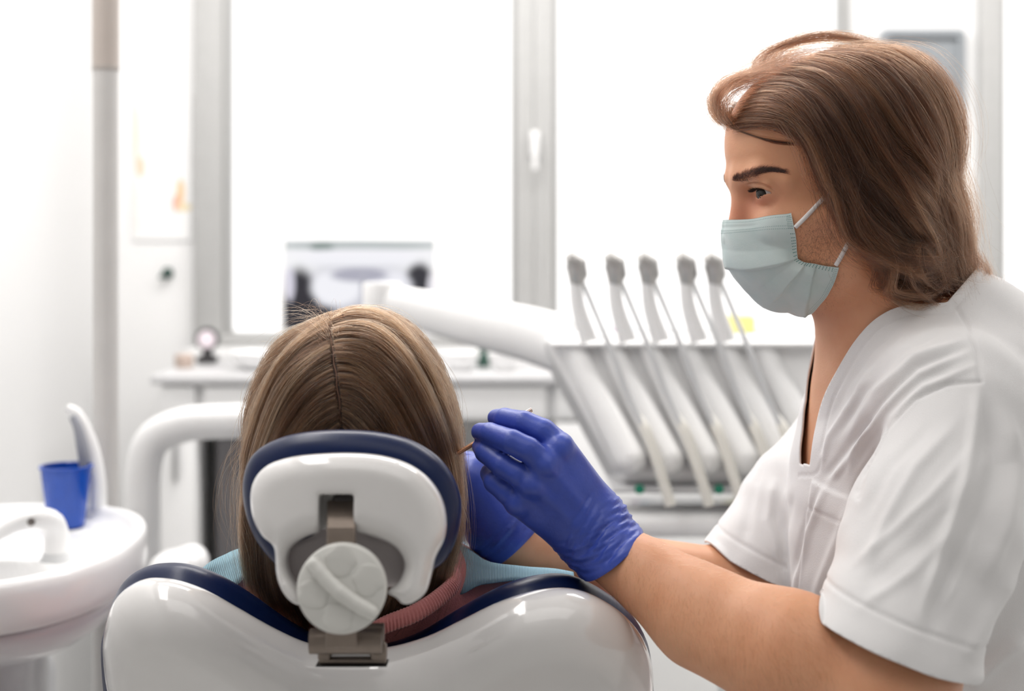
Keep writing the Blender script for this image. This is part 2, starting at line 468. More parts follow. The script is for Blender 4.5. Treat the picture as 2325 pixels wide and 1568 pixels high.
# ------------------------------------------------------------------ counter along the window
YC = 3.3
xl = W(340, 860, YC)[0]
cz = H - (852 - HY) * YC / F
tag(MB().box((xl, YC, cz - .022), (XR, YB - .001, cz), .006).build('worktop', mat('worktop_grey', (.60, .60, .61), .35, var=.03)), 'long pale grey worktop running under the window', 'worktop')
cb = empty('base_cabinet', ((xl + XR) / 2, (YC + YB) / 2, 0), 'white base cabinet under the worktop with an open kneehole', 'cabinet')
zt, zn = cz - .0225, .775
x0, x1 = W(462, 0, YC)[0], W(1240, 0, YC)[0]
k = MB(); y0 = YC + .03
k.box((xl + .02, y0, .08), (x0 - .02, YB - .002, zn - .003), .003); k.box((x1 + .02, y0, .08), (XR - .002, YB - .002, zn - .003), .003)
k.box((xl + .02, y0, zn), (XR - .002, YB - .002, zt), .003)
k.box((xl + .02, y0 + .04, 0), (x0 - .02, YB - .02, .085)); k.box((x1 + .02, y0 + .04, 0), (XR - .002, YB - .02, .085))
k.build('cabinet_body', M_white, cb)
for (u0, u1) in ((xl + .022, x0 - .022), (x1 + .022, x1 + .5), (x1 + .506, x1 + 1.0), (x1 + 1.006, XR - .01)):
    d = MB().box((u0, y0 - .018, .085), (u1, y0, zn - .006), .003).build('door', M_white, cb)
    MB().box((u1 - .05, y0 - .035, zn - .14), (u1 - .04, y0 - .0185, zn - .03), .003).build('handle', mat('brushed_steel', (.55, .55, .55), .3, 1.0, var=.05), d)
for (u0, u1) in ((xl + .022, x0 - .022), (x0, x0 + .38), (x0 + .386, x1), (x1 + .022, x1 + .6)):
    d = MB().box((u0, y0 - .018, zn + .002), (u1, y0, zt - .004), .003).build('drawer', M_white, cb)
# black tower in the kneehole
pcx = x0 + .01
tw = empty('computer_tower', (pcx + .12, YC + .25, 0), 'black computer tower standing in the kneehole under the worktop', 'computer')
MB().box((pcx, YC + .06, .0), (pcx + .23, YC + .5, .745), .008).build('case', mat('black_plastic', (.035, .033, .035), .45, bump=.05), tw)
MB().box((pcx + .012, YC + .048, .02), (pcx + .085, YC + .06, .735), .003).build('front_panel', mat('grey_plastic', (.10, .095, .10), .4), tw)
MB().box((pcx + .095, YC + .045, .3), (pcx + .215, YC + .06, .62), .003).build('drive_bay', mat('black_gloss', (.012, .012, .014), .25), tw)

# ------------------------------------------------------------------ x-ray monitor
ym = 3.56
mo = empty('computer_monitor', ((W(815, 0, ym)[0]), ym, cz), 'white monitor showing a panoramic dental x-ray before the window', 'monitor')
a, b_ = W(646, 746, ym), W(986, 543, ym)
MB().box((a[0] - .014, ym + .002, a[2] - .02), (b_[0] + .014, ym + .035, b_[2] + .014), .008).build('screen_case', mat('monitor_white', (.88, .88, .88), .4), mo)
g = (b_[0] - a[0]) / 2; hh = (b_[2] - a[2])
sm, nt, bs, prev = blob_mat('xray_screen', (.93, .93, .95), [
    (0, .005, g * 1.02, hh * .82, (.60, .60, .66)), (0, hh * .93, g * 1.3, hh * .055, (.50, .54, .54)), (-g * .5, hh * .915, g * .17, hh * .05, (.22, .28, .26)), (0, hh * .84, g * .95, hh * .05, (.93, .92, .97)),
    (-g * .80, hh * .20, g * .27, hh * .50, (.012, .011, .02)), (-g * .60, hh * .06, g * .48, hh * .22, (.015, .014, .022)), (g * .80, hh * .40, g * .23, hh * .36, (.02, .02, .03)), (g * .70, hh * .1, g * .38, hh * .2, (.02, .018, .03)),
    (-g * .93, hh * .5, g * .07, hh * .2, (.70, .68, .78)), (g * .96, hh * .38, g * .06, hh * .26, (.82, .80, .86)),
    (-g * .30, hh * .46, g * .36, hh * .21, (.90, .90, .95)), (g * .38, hh * .46, g * .34, hh * .21, (.86, .86, .92)), (0, hh * .60, g * .4, hh * .08, (.42, .42, .50)), (0.01, hh * .48, g * .04, hh * .20, (.45, .45, .52)),
    (-g * .02, hh * .14, g * .35, hh * .12, (.55, .55, .62)), (0, hh * .76, g * .85, hh * .06, (.90, .90, .95))], .25)
nt.links.new(prev, bs.inputs['Emission Color']); bs.inputs['Emission Strength'].default_value = .5
bs.inputs['Base Color'].default_value = (.02, .02, .02, 1); bs.inputs['Specular IOR Level'].default_value = .15
for l in list(nt.links):
    if l.to_socket == bs.inputs['Base Color']: nt.links.remove(l)
MB().box((a[0], ym - .001, a[2]), (b_[0], ym + .002, b_[2])).build('screen', sm, mo, smooth=False, origin=((a[0] + b_[0]) / 2, ym, a[2]))
mx_ = (a[0] + b_[0]) / 2
m = MB().lathe([(.09, 0), (.09, .008), (.03, .014), (.02, .02)], (mx_, ym + .03, cz), n=28)
m.box((mx_ - .03, ym + .036, cz + .01), (mx_ + .03, ym + .05, b_[2] - .06), .004)
m.build('stand', mat('monitor_white', (1, 1, 1)), mo)

# ------------------------------------------------------------------ small things on the worktop
p = W(470, 812, 3.62)
ck = empty('webcam', (p[0], 3.62, cz), 'small black stand with a pale round face left of the monitor', 'webcam')
bk = mat('black_plastic', (0, 0, 0))
m = MB().box((p[0] - .024, 3.60, cz), (p[0] + .024, 3.65, cz + .02), .006).box((p[0] - .012, 3.618, cz + .015), (p[0] + .012, 3.635, cz + .06), .004)
m.build('base', bk, ck)
zc_ = W(470, 770, 3.62)[2]
MB().lathe([(.018, 0), (.029, .004), (.031, .012), (.026, .02), (.02, .018)], (p[0], 3.635, zc_), (0, -1, 0), 28).build('body', bk, ck)
MB().lathe([(.001, 0), (.0225, .0), (.0225, .002), (.001, .004)], (p[0], 3.6155, zc_), (0, -1, 0), 28).build('face', mat('pale_lens', (.90, .80, .86), .3), ck)
wp = mat('porcelain', (.87, .87, .87), .25, coat=.3)
def bowl(px0, px1, ptop, Y, label, grp):
    c = W((px0 + px1) / 2, 855, Y); r = (px1 - px0) / 2 * Y / F; h = (856 - ptop) * Y / F
    h = max(.03, min(h, .12))
    o = MB().lathe([(r * .45, 0), (r * .5, .003), (r * .8, h * .35), (r, h), (r * .96, h), (r * .74, h * .4), (r * .4, h * .12), (.001, h * .1)], (c[0], Y, cz), n=36).build('bowl', wp)
    return tag(o, label, 'bowl', None)
bowl(520, 655, 815, 3.45, 'wide white bowl on the worktop left of the patient head', 'w')
bowl(1000, 1092, 815, 3.42, 'white bowl on the worktop left of the dark green bottle', 'w')
bowl(1105, 1185, 815, 3.42, 'white bowl on the worktop right of the dark green bottle', 'w')
p = W(1097, 850, 3.50)
m = MB().lathe([(.016, 0), (.018, .004), (.018, .035), (.010, .045), (.010, .058), (.012, .058), (.012, .07), (.001, .071)], (p[0], 3.52, cz), n=20)
tag(m.build('bottle', mat('dark_green_glass', (.03, .08, .06), .2)), 'small dark green bottle between two white bowls on the worktop', 'bottle')
p = W(418, 845, 3.5)
tag(MB().lathe([(.02, 0), (.022, .003), (.024, .03), (.022, .032), (.012, .02)], (p[0], 3.5, cz), n=20).build('small_cup', mat('tan_ceramic', (.55, .44, .38), .5, var=.1)), 'small brownish cup near the left end of the worktop', 'cup')
def carton(px0, px1, py0, Y, h, col, label, name='carton'):
    a, b_ = W(px0, 0, Y), W(px1, 0, Y)
    m = MB().box((a[0], Y - .03, cz), (b_[0], Y + .03, cz + h), .003).box((a[0] + .004, Y - .026, cz + h), (b_[0] - .004, Y + .026, cz + h + .004), .001)
    return tag(m.build(name, mat(name + str(px0), col, .5, var=.05), angle=30), label, 'box')
carton(1292, 1322, 735, 3.5, .105, (.85, .58, .42), 'small orange box on the worktop behind the instrument arms')
carton(1392, 1412, 745, 3.5, .10, (.42, .22, .42), 'small purple box on the worktop beside the blue box')
carton(1416, 1438, 740, 3.5, .105, (.38, .62, .78), 'small pale blue box on the worktop beside the purple box')
carton(1640, 1712, 705, 3.5, .125, (.86, .80, .28), 'yellow box on the worktop behind the mask')
carton(2296, 2350, 775, 3.5, .09, (.85, .78, .02), 'bright yellow box by the right window behind the white shoulder')
# ------------------------------------------------------------------ light pole of the unit
M_unit = mat('unit_white', (.86, .86, .86), .28, coat=.3, var=.01)
p = W(240, 1140, 2.19)
lp = empty('lamp_pole', (p[0], 2.19, 0), 'tall pale grey lamp pole rising behind the spittoon', 'pole')
z1 = W(0, 156, 2.19)[2]
MB().lathe([(.0195, 0), (.0195, z1)], (p[0], 2.19, 0), n=28).build('lower_tube', mat('pole_grey', (.60, .585, .57), .4, var=.02), lp)
MB().lathe([(.0195, 0), (.0205, .001), (.0205, .65)], (p[0], 2.19, z1), n=28).build('upper_sleeve', mat('pole_beige', (.52, .46, .42), .45, var=.02), lp)
MB().lathe([(.0206, 0), (.0208, .001), (.0208, .006), (.0206, .007)], (p[0], 2.19, z1 - .003), n=28).build('joint_ring', mat('pole_ring', (.45, .41, .38), .45), lp)

# ------------------------------------------------------------------ spittoon
cu = empty('spittoon', (-.70, 1.88, 0), 'white spittoon basin on a column at the left of the chair', 'spittoon')
zr = .80
def egg(t, sx=1.0):
    c, s = np.cos(t), np.sin(t); e = 2 / 2.35
    x = -.70 + .200 * sx * np.sign(c) * np.abs(c) ** e; y = 1.885 + .268 * sx * np.sign(s) * np.abs(s) ** e
    return np.stack([x, y], -1)
nT, th = 120, np.linspace(0, 2 * np.pi, 120, endpoint=False)
rings = []
R = np.linspace(.02, .93, 60)
bc, br = np.array([-.70, 1.75]), np.array([.152, .105])
def surf(xy, r):
    z = np.full(len(xy), zr - .016)
    q = np.sqrt((((xy - bc) / br) ** 2).sum(1)); z -= .085 * np.clip(1 - q ** 3.2, 0, 1) ** .8
    z += .007 * np.exp(-((q - 1.04) / .05) ** 2) * (r < .88)
    z += .016 * np.clip((r - .86) / .06, 0, 1) ** 1.5 - .010 * np.clip((.86 - r) / .1, 0, 1)
    return z
for r in R:
    xy = egg(th, r); rings.append(np.c_[xy, surf(xy, r)])
for r, dz in ((.955, .001), (.98, -.001), (.995, -.007), (1.0, -.016), (1.0, -.03), (.995, -.045), (.985, -.056), (.97, -.061), (.94, -.064)):
    xy = egg(th, r); rings.append(np.c_[xy, np.full(nT, zr + dz)])
V = np.vstack(rings); n = len(rings)
Fs = [(i * nT + k, i * nT + (k + 1) % nT, (i + 1) * nT + (k + 1) % nT, (i + 1) * nT + k) for i in range(n - 1) for k in range(nT)] + [tuple(range(nT - 1, -1, -1))]
mesh('basin', V, [f[::-1] for f in Fs], M_unit, cu)
rings = []
for r, dz in ((.925, -.0645), (.90, -.085), (.84, -.105), (.70, -.13), (.52, -.148), (.40, -.158), (.36, -.165), (.36, -.30)):
    xy = egg(th, r); xy = xy + (np.array([-.72, 1.96]) - [-.70, 1.885]) * np.clip((.925 - r) / .5, 0, 1); rings.append(np.c_[xy, np.full(nT, zr + dz)])
V = np.vstack(rings); n = len(rings)
Fs = [(i * nT + k, i * nT + (k + 1) % nT, (i + 1) * nT + (k + 1) % nT, (i + 1) * nT + k) for i in range(n - 1) for k in range(nT)]
mesh('lower_body', V, [f[::-1] for f in Fs] + [tuple(range(nT)), tuple(range((n - 1) * nT + nT - 1, (n - 1) * nT - 1, -1))], mat('unit_grey_white', (.72, .72, .74), .3, coat=.3), cu)
MB().box((-.86, 1.72, 0), (-.665, 2.1, zr - .20), .03, 4).build('cabinet', mat('unit_panel', (.66, .67, .68), .4), cu)
c0 = W(103, 1500, 1.72)
MB().box((c0[0] - .018, 1.70, 0), (c0[0] + .018, 1.716, zr - .15), .004).build('corner_post', M_unit, cu)
MB().box((c0[0] + .0205, 1.706, 0), (c0[0] + .027, 1.715, zr - .16), .001).build('gap_strip', mat('green_grey_rubber', (.16, .18, .17), .6), cu)
# tap
yt = 1.88
pts = crv(WP([(128, 1262, yt), (128, 1215, yt), (118, 1185, yt - .01), (88, 1176, yt - .02), (45, 1185, yt - .03), (5, 1205, yt - .04), (-30, 1230, yt - .05)]), 24)
tp = MB().tube(pts, np.interp(np.linspace(0, 1, 24), [0, .22, .45, .7, 1], [.0165, .016, .0145, .011, .008]), 20).build('tap', M_unit, cu)
MB().lathe([(.023, 0), (.0215, .01), (.018, .016), (.017, .02)], W(128, 1266, yt) - [0, 0, .012], n=28).build('tap_collar', mat('unit_panel', (1, 1, 1)), cu)
q = W(70, 1185, yt - .043)
MB().lathe([(.004, 0), (.005, .001), (.005, .004), (.003, .005), (.001, .003)], q + [0, .004, 0], (0, -1, 0), 16).build('sensor', mat('dark_steel', (.2, .18, .17), .3, .8), tp)
# cup filler
yf = 2.125
pts = crv(WP([(222, 1175, yf), (222, 1100, yf), (212, 1030, yf), (192, 970, yf), (172, 936, yf), (153, 925, yf)]), 26)
cf = MB().tube(pts, np.interp(np.linspace(0, 1, 26), [0, .3, .7, .92, 1], [.0135, .0125, .0100, .0085, .0055]), 20).build('cup_filler', M_unit, cu)
pts2 = crv(WP([(196, 1075, yf - .012), (190, 1030, yf - .012), (178, 975, yf - .011), (165, 945, yf - .009)]), 16)
MB().tube(pts2, np.interp(np.linspace(0, 1, 16), [0, .5, 1], [.0095, .0088, .0055]), 14).build('spout_panel', mat('filler_grey', (.30, .31, .35), .45), cf)
MB().lathe([(.027, 0), (.026, .012), (.022, .02), (.018, .024)], W(222, 1180, yf) - [0, 0, .012], n=24).build('filler_base', M_unit, cu)
MB().lathe([(.036, 0), (.036, .004), (.031, .005), (.030, .003)], (W(151, 1195, 2.083)[0], 2.083, zr - .0275), n=36).build('cup_stand', M_unit, cu)
# blue cup
cz_ = zr - .0225
yc_ = 2.083; bc_ = W(150, 1195, yc_); r0, r1, hc = .0262, .0364, .0905
mcup = mat('blue_plastic', (.0, .060, .40), .22, sss=0, spec=.6, var=.06, vscale=60)
mcup.node_tree.nodes['Principled BSDF'].inputs['Transmission Weight'].default_value = .0
cp = empty('plastic_cup', (bc_[0], yc_, cz_), 'blue plastic cup standing on the spittoon', 'cup')
prof = [(r0 - .003, 0), (r0, .002)] + [(r0 + (r1 - r0) * t, .002 + (hc - .006) * t) for t in np.linspace(.05, 1, 12)]
prof2 = [(r1 - .0015, hc - .002)] + [(r0 - .0015 + (r1 - r0) * t, .003 + (hc - .006) * t) for t in np.linspace(1, 0, 12)] + [(.001, .003)]
MB().lathe(prof + prof2, (bc_[0], yc_, cz_), n=48).build('cup_wall', mcup, cp)
MB().lathe([(r1 - .0005, 0), (r1 + .0022, .0006), (r1 + .0022, .0028), (r1 - .0005, .0035), (r1 - .0018, .002)], (bc_[0], yc_, cz_ + hc - .004), n=48, cap=False).build('rim', mcup, cp)

# ------------------------------------------------------------------ suction bracket: white curved tube + holder
yb = 2.5
tb = empty('support_arm', (W(320, 1300, yb)[0], yb, .0), 'thick white curved support arm behind the patient head', 'support arm')
pts = crv(WP([(322, 1560, yb), (322, 1180, yb), (326, 1060, yb), (350, 995, yb), (420, 963, yb), (520, 956, yb), (700, 950, yb), (830, 948, yb)]), 60)
pts[0, 2] = 0.02
MB().tube(pts, .031, 22).build('arm_tube', M_unit, tb)
MB().lathe([(.12, 0), (.12, .012), (.05, .025), (.035, .04)], (pts[0, 0], yb, 0), n=32).build('floor_flange', M_unit, tb)
p = W(405, 1285, 2.22)
ho = empty('holder_pod', (p[0], 2.22, 0), 'rounded white holder pod right of the spittoon', 'holder')
S = Sdf().u(ell(p + [0, 0, -.005], (.046, .06, .032))).u(ell(p + [.02, 0, .006], (.026, .045, .028)), .01)
sdfmesh('pod', S, *bb(p, pad=.09), .004, M_unit, ho)
MB().tube([(p[0], 2.22, 0), (p[0], 2.22, p[2] - .02)], .016, 16).lathe([(.07, 0), (.07, .01), (.02, .02)], (p[0], 2.22, 0), n=24).build('stem', M_unit, ho)

# ------------------------------------------------------------------ delivery unit with five instruments
yd = 2.28
du = empty('delivery_unit', (W(1560, 900, yd)[0], yd, 0), 'white dental delivery unit with five instrument arms behind the hands', 'dental unit')
def P(px, py, dy=0): return W(px, py, yd + dy)
# main sloping body: outline in the x-z plane is a sheared block, built as a loft of rounded slab sections
out = [(1232, 792), (1262, 768), (1330, 770), (1500, 775), (1800, 775), (1880, 790), (1990, 1000), (1990, 1090), (1950, 1110), (1500, 1110), (1410, 1105), (1385, 1075)]
o0 = P(1560, 930, .06)
uu, vv, nn = np.array([1., 0, 0]), np.array([0, .35, .937]), np.array([0, -.937, .35])
def onplane(px, py):
    d = W(px, py, 1.) - [0, 0, H]; C = np.array([0, 0, H]); t = (o0 - C) @ nn / (d @ nn); r_ = C + d * t - o0; return r_ @ uu, r_ @ vv
pl = np.array([onplane(*q) for q in out])
f2 = poly2d(pl, smooth=False, res=.003)
S = Sdf().u(slab(f2, (o0, uu, vv, nn), .065, .02))
# scooped lower front where the hoses leave
for i in range(5):
    x = 1478 + i * 88
    S.d(rc(P(x - 20, 960, -.045), P(x + 30, 1080, -.065), .010, .016), .012)
sdfmesh('body', S, *bb(P(1200, 740, -.12), P(2010, 1130, .24)), .006, M_unit, du)
for i, x in enumerate((1300, 1385, 1470, 1556, 1642, 1728)):
    S = Sdf().u(rcf(P(x, 790, .035), P(x + 130, 1040, -.050), .021, .027, (0, 1, 0), 1.3))
    sdfmesh('divider', S, *bb(P(x, 790, .03), P(x + 130, 1040, -.05), pad=.06), .006, M_unit, du, 1, False)
MB().box(P(1250, 788, .0), P(1860, 762, .16), .008, 3).build('top_ledge', mat('ledge_white', (.88, .88, .88), .3), du)
MB().box(P(1390, 1120, -.07), P(1960, 1076, .06), .01, 3).build('base_rail', mat('rail_grey', (.56, .56, .57), .4), du)
for x in (1452, 1632, 1790):
    MB().lathe([(.001, .004), (.006, .004), (.0078, .002), (.0078, 0)][::-1], P(x, 1110, -.0705), (0, -1, 0), 20).build('button', mat('green_button', (.0, .22, .13), .35), du)
MB().box(P(1370, 1225, -.085), P(2000, 1122, .10), .015, 3).build('tray', M_unit, du)
# carrying arm to the left
pts = crv(np.array([W(842, 676, 2.62), W(900, 690, 2.6), W(1050, 724, 2.53), W(1200, 758, 2.44), W(1300, 790, 2.38)]), 30)
am = MB().tube(pts, np.interp(np.linspace(0, 1, 30), [0, .08, .5, 1], [.020, .032, .044, .050]), 24, flat=((0, 1, 0), .7)).build('balance_arm', M_unit, du)
MB().lathe([(.034, -.04), (.036, -.035), (.036, .035), (.034, .04)], W(868, 690, 2.62), n=24).build('arm_joint', M_unit, du)
MB().tube(crv([W(868, 700, 2.62), W(868, 800, 2.61), W(862, 890, 2.57), W(845, 935, 2.52)], 16), .026, 20).build('arm_column', M_unit, du)
MB().tube([np.r_[P(1700, 1240, .02)[:2], .02], P(1700, 1215, .02)], .05, 24).lathe([(.2, 0), (.2, .02), (.05, .05)], np.r_[P(1700, 1240, .02)[:2], 0], n=32).build('pedestal', M_unit, du)
M_head = mat('handpiece_steel', (.46, .45, .44), .35, .6, var=.1, vscale=80)
M_hose = mat('hose_cream', (.78, .76, .70), .45)
M_rod = mat('arm_rod_steel', (.66, .67, .68), .35, .2)
words = ('leftmost, nearest the window mullion', 'second from the left', 'middle', 'fourth from the left', 'rightmost, behind the mask')
for i, x in enumerate((1298, 1386, 1461, 1548, 1612)):
    yy = -.06
    hp = empty('dental_handpiece', P(x + 40, 760, yy), 'grey headed dental instrument on the delivery unit, ' + words[i] + (' of five' if i else ''), 'dental instrument', 'dental instruments in the delivery unit')
    hd = MB().tube([P(x - 14, 590, yy), P(x - 6, 588, yy), P(x + 10, 600, yy), P(x + 14, 625, yy), P(x + 10, 645, yy)], [.007, .015, .0175, .016, .011], 16).build('head', M_head, hp)
    MB().tube(crv([P(x + 8, 640, yy), P(x + 16, 700, yy), P(x + 40, 775, yy - .005)], 14), np.linspace(.010, .014, 14), 14).build('grip', M_unit, hp)
    MB().tube(crv([P(x + 18, 625, yy + .02), P(x + 50, 700, yy + .02), P(x + 92, 800, yy - .005), P(x + 130, 900, yy - .012), P(x + 170, 985, yy - .025)], 24), .0045, 10).build('whip_arm', M_rod, hp)
    MB().tube(crv([P(x + 150, 940, yy - .01), P(x + 172, 985, yy - .025), P(x + 198, 1060, yy - .04), P(x + 225, 1148, yy - .05)], 24), np.interp(np.linspace(0, 1, 24), [0, .15, 1], [.004, .0085, .0085]), 14).build('hose', M_hose, hp)
# ------------------------------------------------------------------ patient chair
M_shell = mat('chair_shell_white', (.80, .785, .775), .12, coat=.6, var=.01)
M_navy = mat('navy_upholstery', (.003, .011, .055), .32, spec=.28, bump=.06, bscale=900)
M_taupe = mat('bracket_taupe', (.27, .22, .185), .36, .55, var=.08, vscale=60)
M_dark = mat('slot_black', (.012, .008, .008), .7)
M_in = mat('shell_inner_shade_grey', (.60, .55, .55), .5, var=.04)  # shell white greyed, so the arch recess shade sits in the colour
ch = empty('dental_chair', (W(855, 0, 1.6)[0], 1.75, 0), 'white dental chair with navy upholstery seen from behind its headrest', 'dental chair')
# backrest: plane leaning away from the camera at the bottom
yb0 = 1.17
ob = W(855, 1400, yb0)
ta = math.radians(38)                        # lean from vertical
ub = np.array([1., 0, 0]); vb = np.array([0, -math.sin(ta), math.cos(ta)]); nb_ = np.array([0, -math.cos(ta), -math.sin(ta)])
def toplane(px, py, o, u, v):
    """where the pixel's line of sight meets a plane -> (a,b) plane coordinates"""
    d = W(px, py, 1.) - [0, 0, H]; n = np.cross(u, v); C = np.array([0, 0, H])
    t = (o - C) @ n / (d @ n); q = C + d * t - o
    return q @ u, q @ v
def plane_poly(pts, o, u, v): return np.array([toplane(x, y, o, u, v) for x, y in pts])
shell_px = [(222, 1470), (226, 1420), (244, 1368), (288, 1330), (340, 1317), (400, 1317), (470, 1332), (550, 1366), (630, 1404), (710, 1437), (790, 1452), (870, 1450), (950, 1425),
            (1030, 1384), (1110, 1347), (1190, 1327), (1270, 1325), (1340, 1343), (1410, 1390), (1455, 1440), (1480, 1490), (1488, 1545), (1478, 1610), (1440, 1700), (1380, 1900), (1300, 2300), (860, 2420), (420, 2300), (320, 1900), (262, 1640), (232, 1550)]
shell_px = [(x, y + 52) for x, y in shell_px]
plb = plane_poly(shell_px, ob, ub, vb)
plb[:, 1] = np.maximum(plb[:, 1], -.62 + .0 * plb[:, 1])
fsh = poly2d(plb, 260, res=.002)
hw = .245
def bulge(a, b): return .060 * np.exp(-((a) / .17) ** 2 * 0) * np.clip(1 - (a / hw) ** 2, 0, 1) - .02 * np.exp(-(a / .06) ** 2) * np.clip((b + .25) / .25, 0, 1)
S = Sdf().u(slab(fsh, (ob, ub, vb, nb_), .034, .033, lambda a, b: bulge(a, b) * .6 - .025))
lo, hi = bb(np.array([ob + ub * a + vb * b for a, b in plb]), pad=.12)
sdfmesh('backrest_shell', S, lo, hi, .0045, M_shell, ch, 3)
# upholstery behind it
pad_px = [(228, 1420), (236, 1378), (262, 1336), (310, 1303), (375, 1287), (440, 1290), (510, 1310), (580, 1346), (650, 1390), (715, 1424), (790, 1446), (865, 1446), (940, 1420), (1010, 1378), (1080, 1338),
          (1150, 1310), (1220, 1298), (1290, 1303), (1350, 1330), (1420, 1385), (1462, 1440), (1484, 1500), (1482, 1560), (1470, 1620), (1420, 1720), (1370, 1900), (1290, 2280), (860, 2400), (430, 2280), (330, 1900), (270, 1640), (240, 1550)]
op = ob - nb_ * .045
pad_px = [(x, y + 62) for x, y in pad_px]
plp = plane_poly(pad_px, op, ub, vb); plp[:, 1] = np.maximum(plp[:, 1], -.60)
fpd = poly2d(plp, 260, res=.002)
S = Sdf().u(slab(fpd, (op, ub, vb, nb_), .04, .024, lambda a, b: bulge(a, b) * .5 - .02))
sdfmesh('backrest_cushion', S, lo - [0, .0, 0], hi + [0, .12, .05], .0045, M_navy, ch, 3)
# headrest
yh = 1.10
oh = W(795, 1150, yh); th_ = math.radians(-8)
uh = np.array([1., 0, 0]); vh = np.array([0, -math.sin(th_), math.cos(th_)]); nh = np.array([0, -math.cos(th_), -math.sin(th_)])
pad_px = [(640, 1290), (600, 1255), (568, 1205), (550, 1145), (548, 1090), (562, 1045), (592, 1014), (645, 990), (710, 978), (785, 975), (860, 980), (930, 997), (985, 1029), (1020, 1068), (1040, 1110), (1047, 1155), (1040, 1210), (1018, 1262), (985, 1292), (930, 1310), (800, 1318), (700, 1310)]
hp_ = oh - nh * .038
fh = poly2d(plane_poly(pad_px, hp_, uh, vh), 240, res=.001)
S = Sdf().u(slab(fh, (hp_, uh, vh, nh), .021, .02, lambda a, b: -1.2 * a * a))
lo, hi = bb(W(530, 950, yh - .1), W(1070, 1470, yh + .15), pad=.03)
sdfmesh('headrest_cushion', S, lo, hi, .003, M_navy, ch, 2)
sh_px = [(628, 1240), (600, 1215), (578, 1175), (571, 1125), (582, 1085), (612, 1055), (660, 1038), (720, 1030), (800, 1027), (870, 1033), (930, 1052), (975, 1085), (1003, 1128), (1014, 1175), (1010, 1222), (990, 1265), (982, 1300), (968, 1342), (938, 1364), (916, 1364), (903, 1350), (884, 1338),
         (908, 1316), (922, 1280), (912, 1250), (888, 1228), (850, 1213), (812, 1205), (740, 1205), (700, 1216), (668, 1238), (657, 1268), (664, 1300), (690, 1340), (700, 1364), (676, 1364), (650, 1340), (634, 1300)]
fs = poly2d(plane_poly(sh_px, oh, uh, vh), 320, res=.001)
S = Sdf().u(slab(fs, (oh, uh, vh, nh), .022, .017, lambda a, b: .016 - 3.0 * a * a - .6 * np.maximum(b, 0) ** 2))
a0, b0 = toplane(736, 1166, oh, uh, vh); a1, b1 = toplane(814, 1118, oh, uh, vh)
slotf = poly2d([(a0, b0 - .03), (a1, b0 - .03), (a1, b1), (a0, b1)], smooth=False, res=.001)
S.d(slab(slotf, (oh + nh * .05, uh, vh, nh), .045, .003), .003)
sdfmesh('headrest_shell', S, lo, hi, .0026, M_shell, ch, 2)
# inner plate seen through the arch and the slot
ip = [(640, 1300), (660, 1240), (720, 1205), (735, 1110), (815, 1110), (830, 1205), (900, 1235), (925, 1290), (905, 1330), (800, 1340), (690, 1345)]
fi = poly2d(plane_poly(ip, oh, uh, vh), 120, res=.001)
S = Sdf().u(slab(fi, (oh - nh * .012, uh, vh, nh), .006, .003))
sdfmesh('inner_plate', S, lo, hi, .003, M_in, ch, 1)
def HB(px0, py0, px1, py1, d0, d1, bev=.002):
    """box in the headrest plane between two depths along its normal"""
    a0, b0 = toplane(px0, py0, oh + nh * d1, uh, vh); a1, b1 = toplane(px1, py1, oh + nh * d1, uh, vh)
    m = MB().box((min(a0, a1), min(b0, b1), d0), (max(a0, a1), max(b0, b1), d1), bev)
    V = [oh + uh * v[0] + vh * v[1] + nh * v[2] for v in m.V]
    return V, m.F
def addbox(m, *a): V, Fs = HB(*a); m.add(V, [f[::-1] for f in Fs]); return m
addbox(MB(), 737, 1168, 813, 1119, -.006, .004).build('slot_lining', M_dark, ch)
addbox(MB(), 752, 1160, 806, 1122, .004, .016, .004).build('slot_roller', mat('roller_grey', (.10, .09, .09), .4), ch)
m = MB()
st = crv([oh + uh * toplane(775, y, oh + nh * d, uh, vh)[0] + vh * toplane(775, y, oh + nh * d, uh, vh)[1] + nh * d for y, d in ((1135, .012), (1165, .026), (1200, .034), (1250, .034), (1300, .026), (1400, .018), (1470, .012))], 26)
wv = np.interp(np.linspace(0, 1, 26), [0, 1], [.0105, .0115]); V = []
for q, w_ in zip(st, wv):
    for sx, sd in ((-1, -.003), (-1, .003), (1, .003), (1, -.003)): V.append(q + uh * sx * w_ + nh * sd)
Fs = [(i * 4 + k, (i + 1) * 4 + k, (i + 1) * 4 + (k + 1) % 4, i * 4 + (k + 1) % 4) for i in range(25) for k in range(4)] + [(0, 1, 2, 3), (103, 102, 101, 100)]
ob_ = mesh('headrest_strap', V, Fs, M_taupe, ch, smooth=False)
bv = ob_.modifiers.new('round', 'BEVEL'); bv.width = .0012; bv.segments = 2
# knob
kc = W(775, 1337, 1.045); ka = nrm((0.02, -1, .10)); r = .0330
kb = MB().lathe([(r * .93, -.02), (r * .97, -.018), (r, -.012), (r, -.003), (r * .985, -.001), (r * .95, .0), (.001, .0005)], kc, ka, 64).build('adjustment_knob', mat('knob_white', (.74, .735, .70), .35, var=.01), ch)
kx = nrm(np.array([1, 0, 0]) - ka * ka[0]); kz = np.cross(kx, ka); kz = kz if kz[2] > 0 else -kz
dg = nrm(kx * 145 - kz * 118)
e2 = nrm(np.cross(ka, dg))
S = Sdf()
t = np.linspace(-1, 1, 9)
pp = [kc + dg * (r * .83 * s) + e2 * (.003 * (s * s - .6)) + ka * (.0035 - .003 * abs(s)) for s in t]
for i in range(8):
    S.u(rc(pp[i], pp[i + 1], .0053, .0053), .002)
sdfmesh('knob_ridge', S, *bb(kc, pad=.05), .0016, mat('knob_white', (1, 1, 1)), kb, 2)
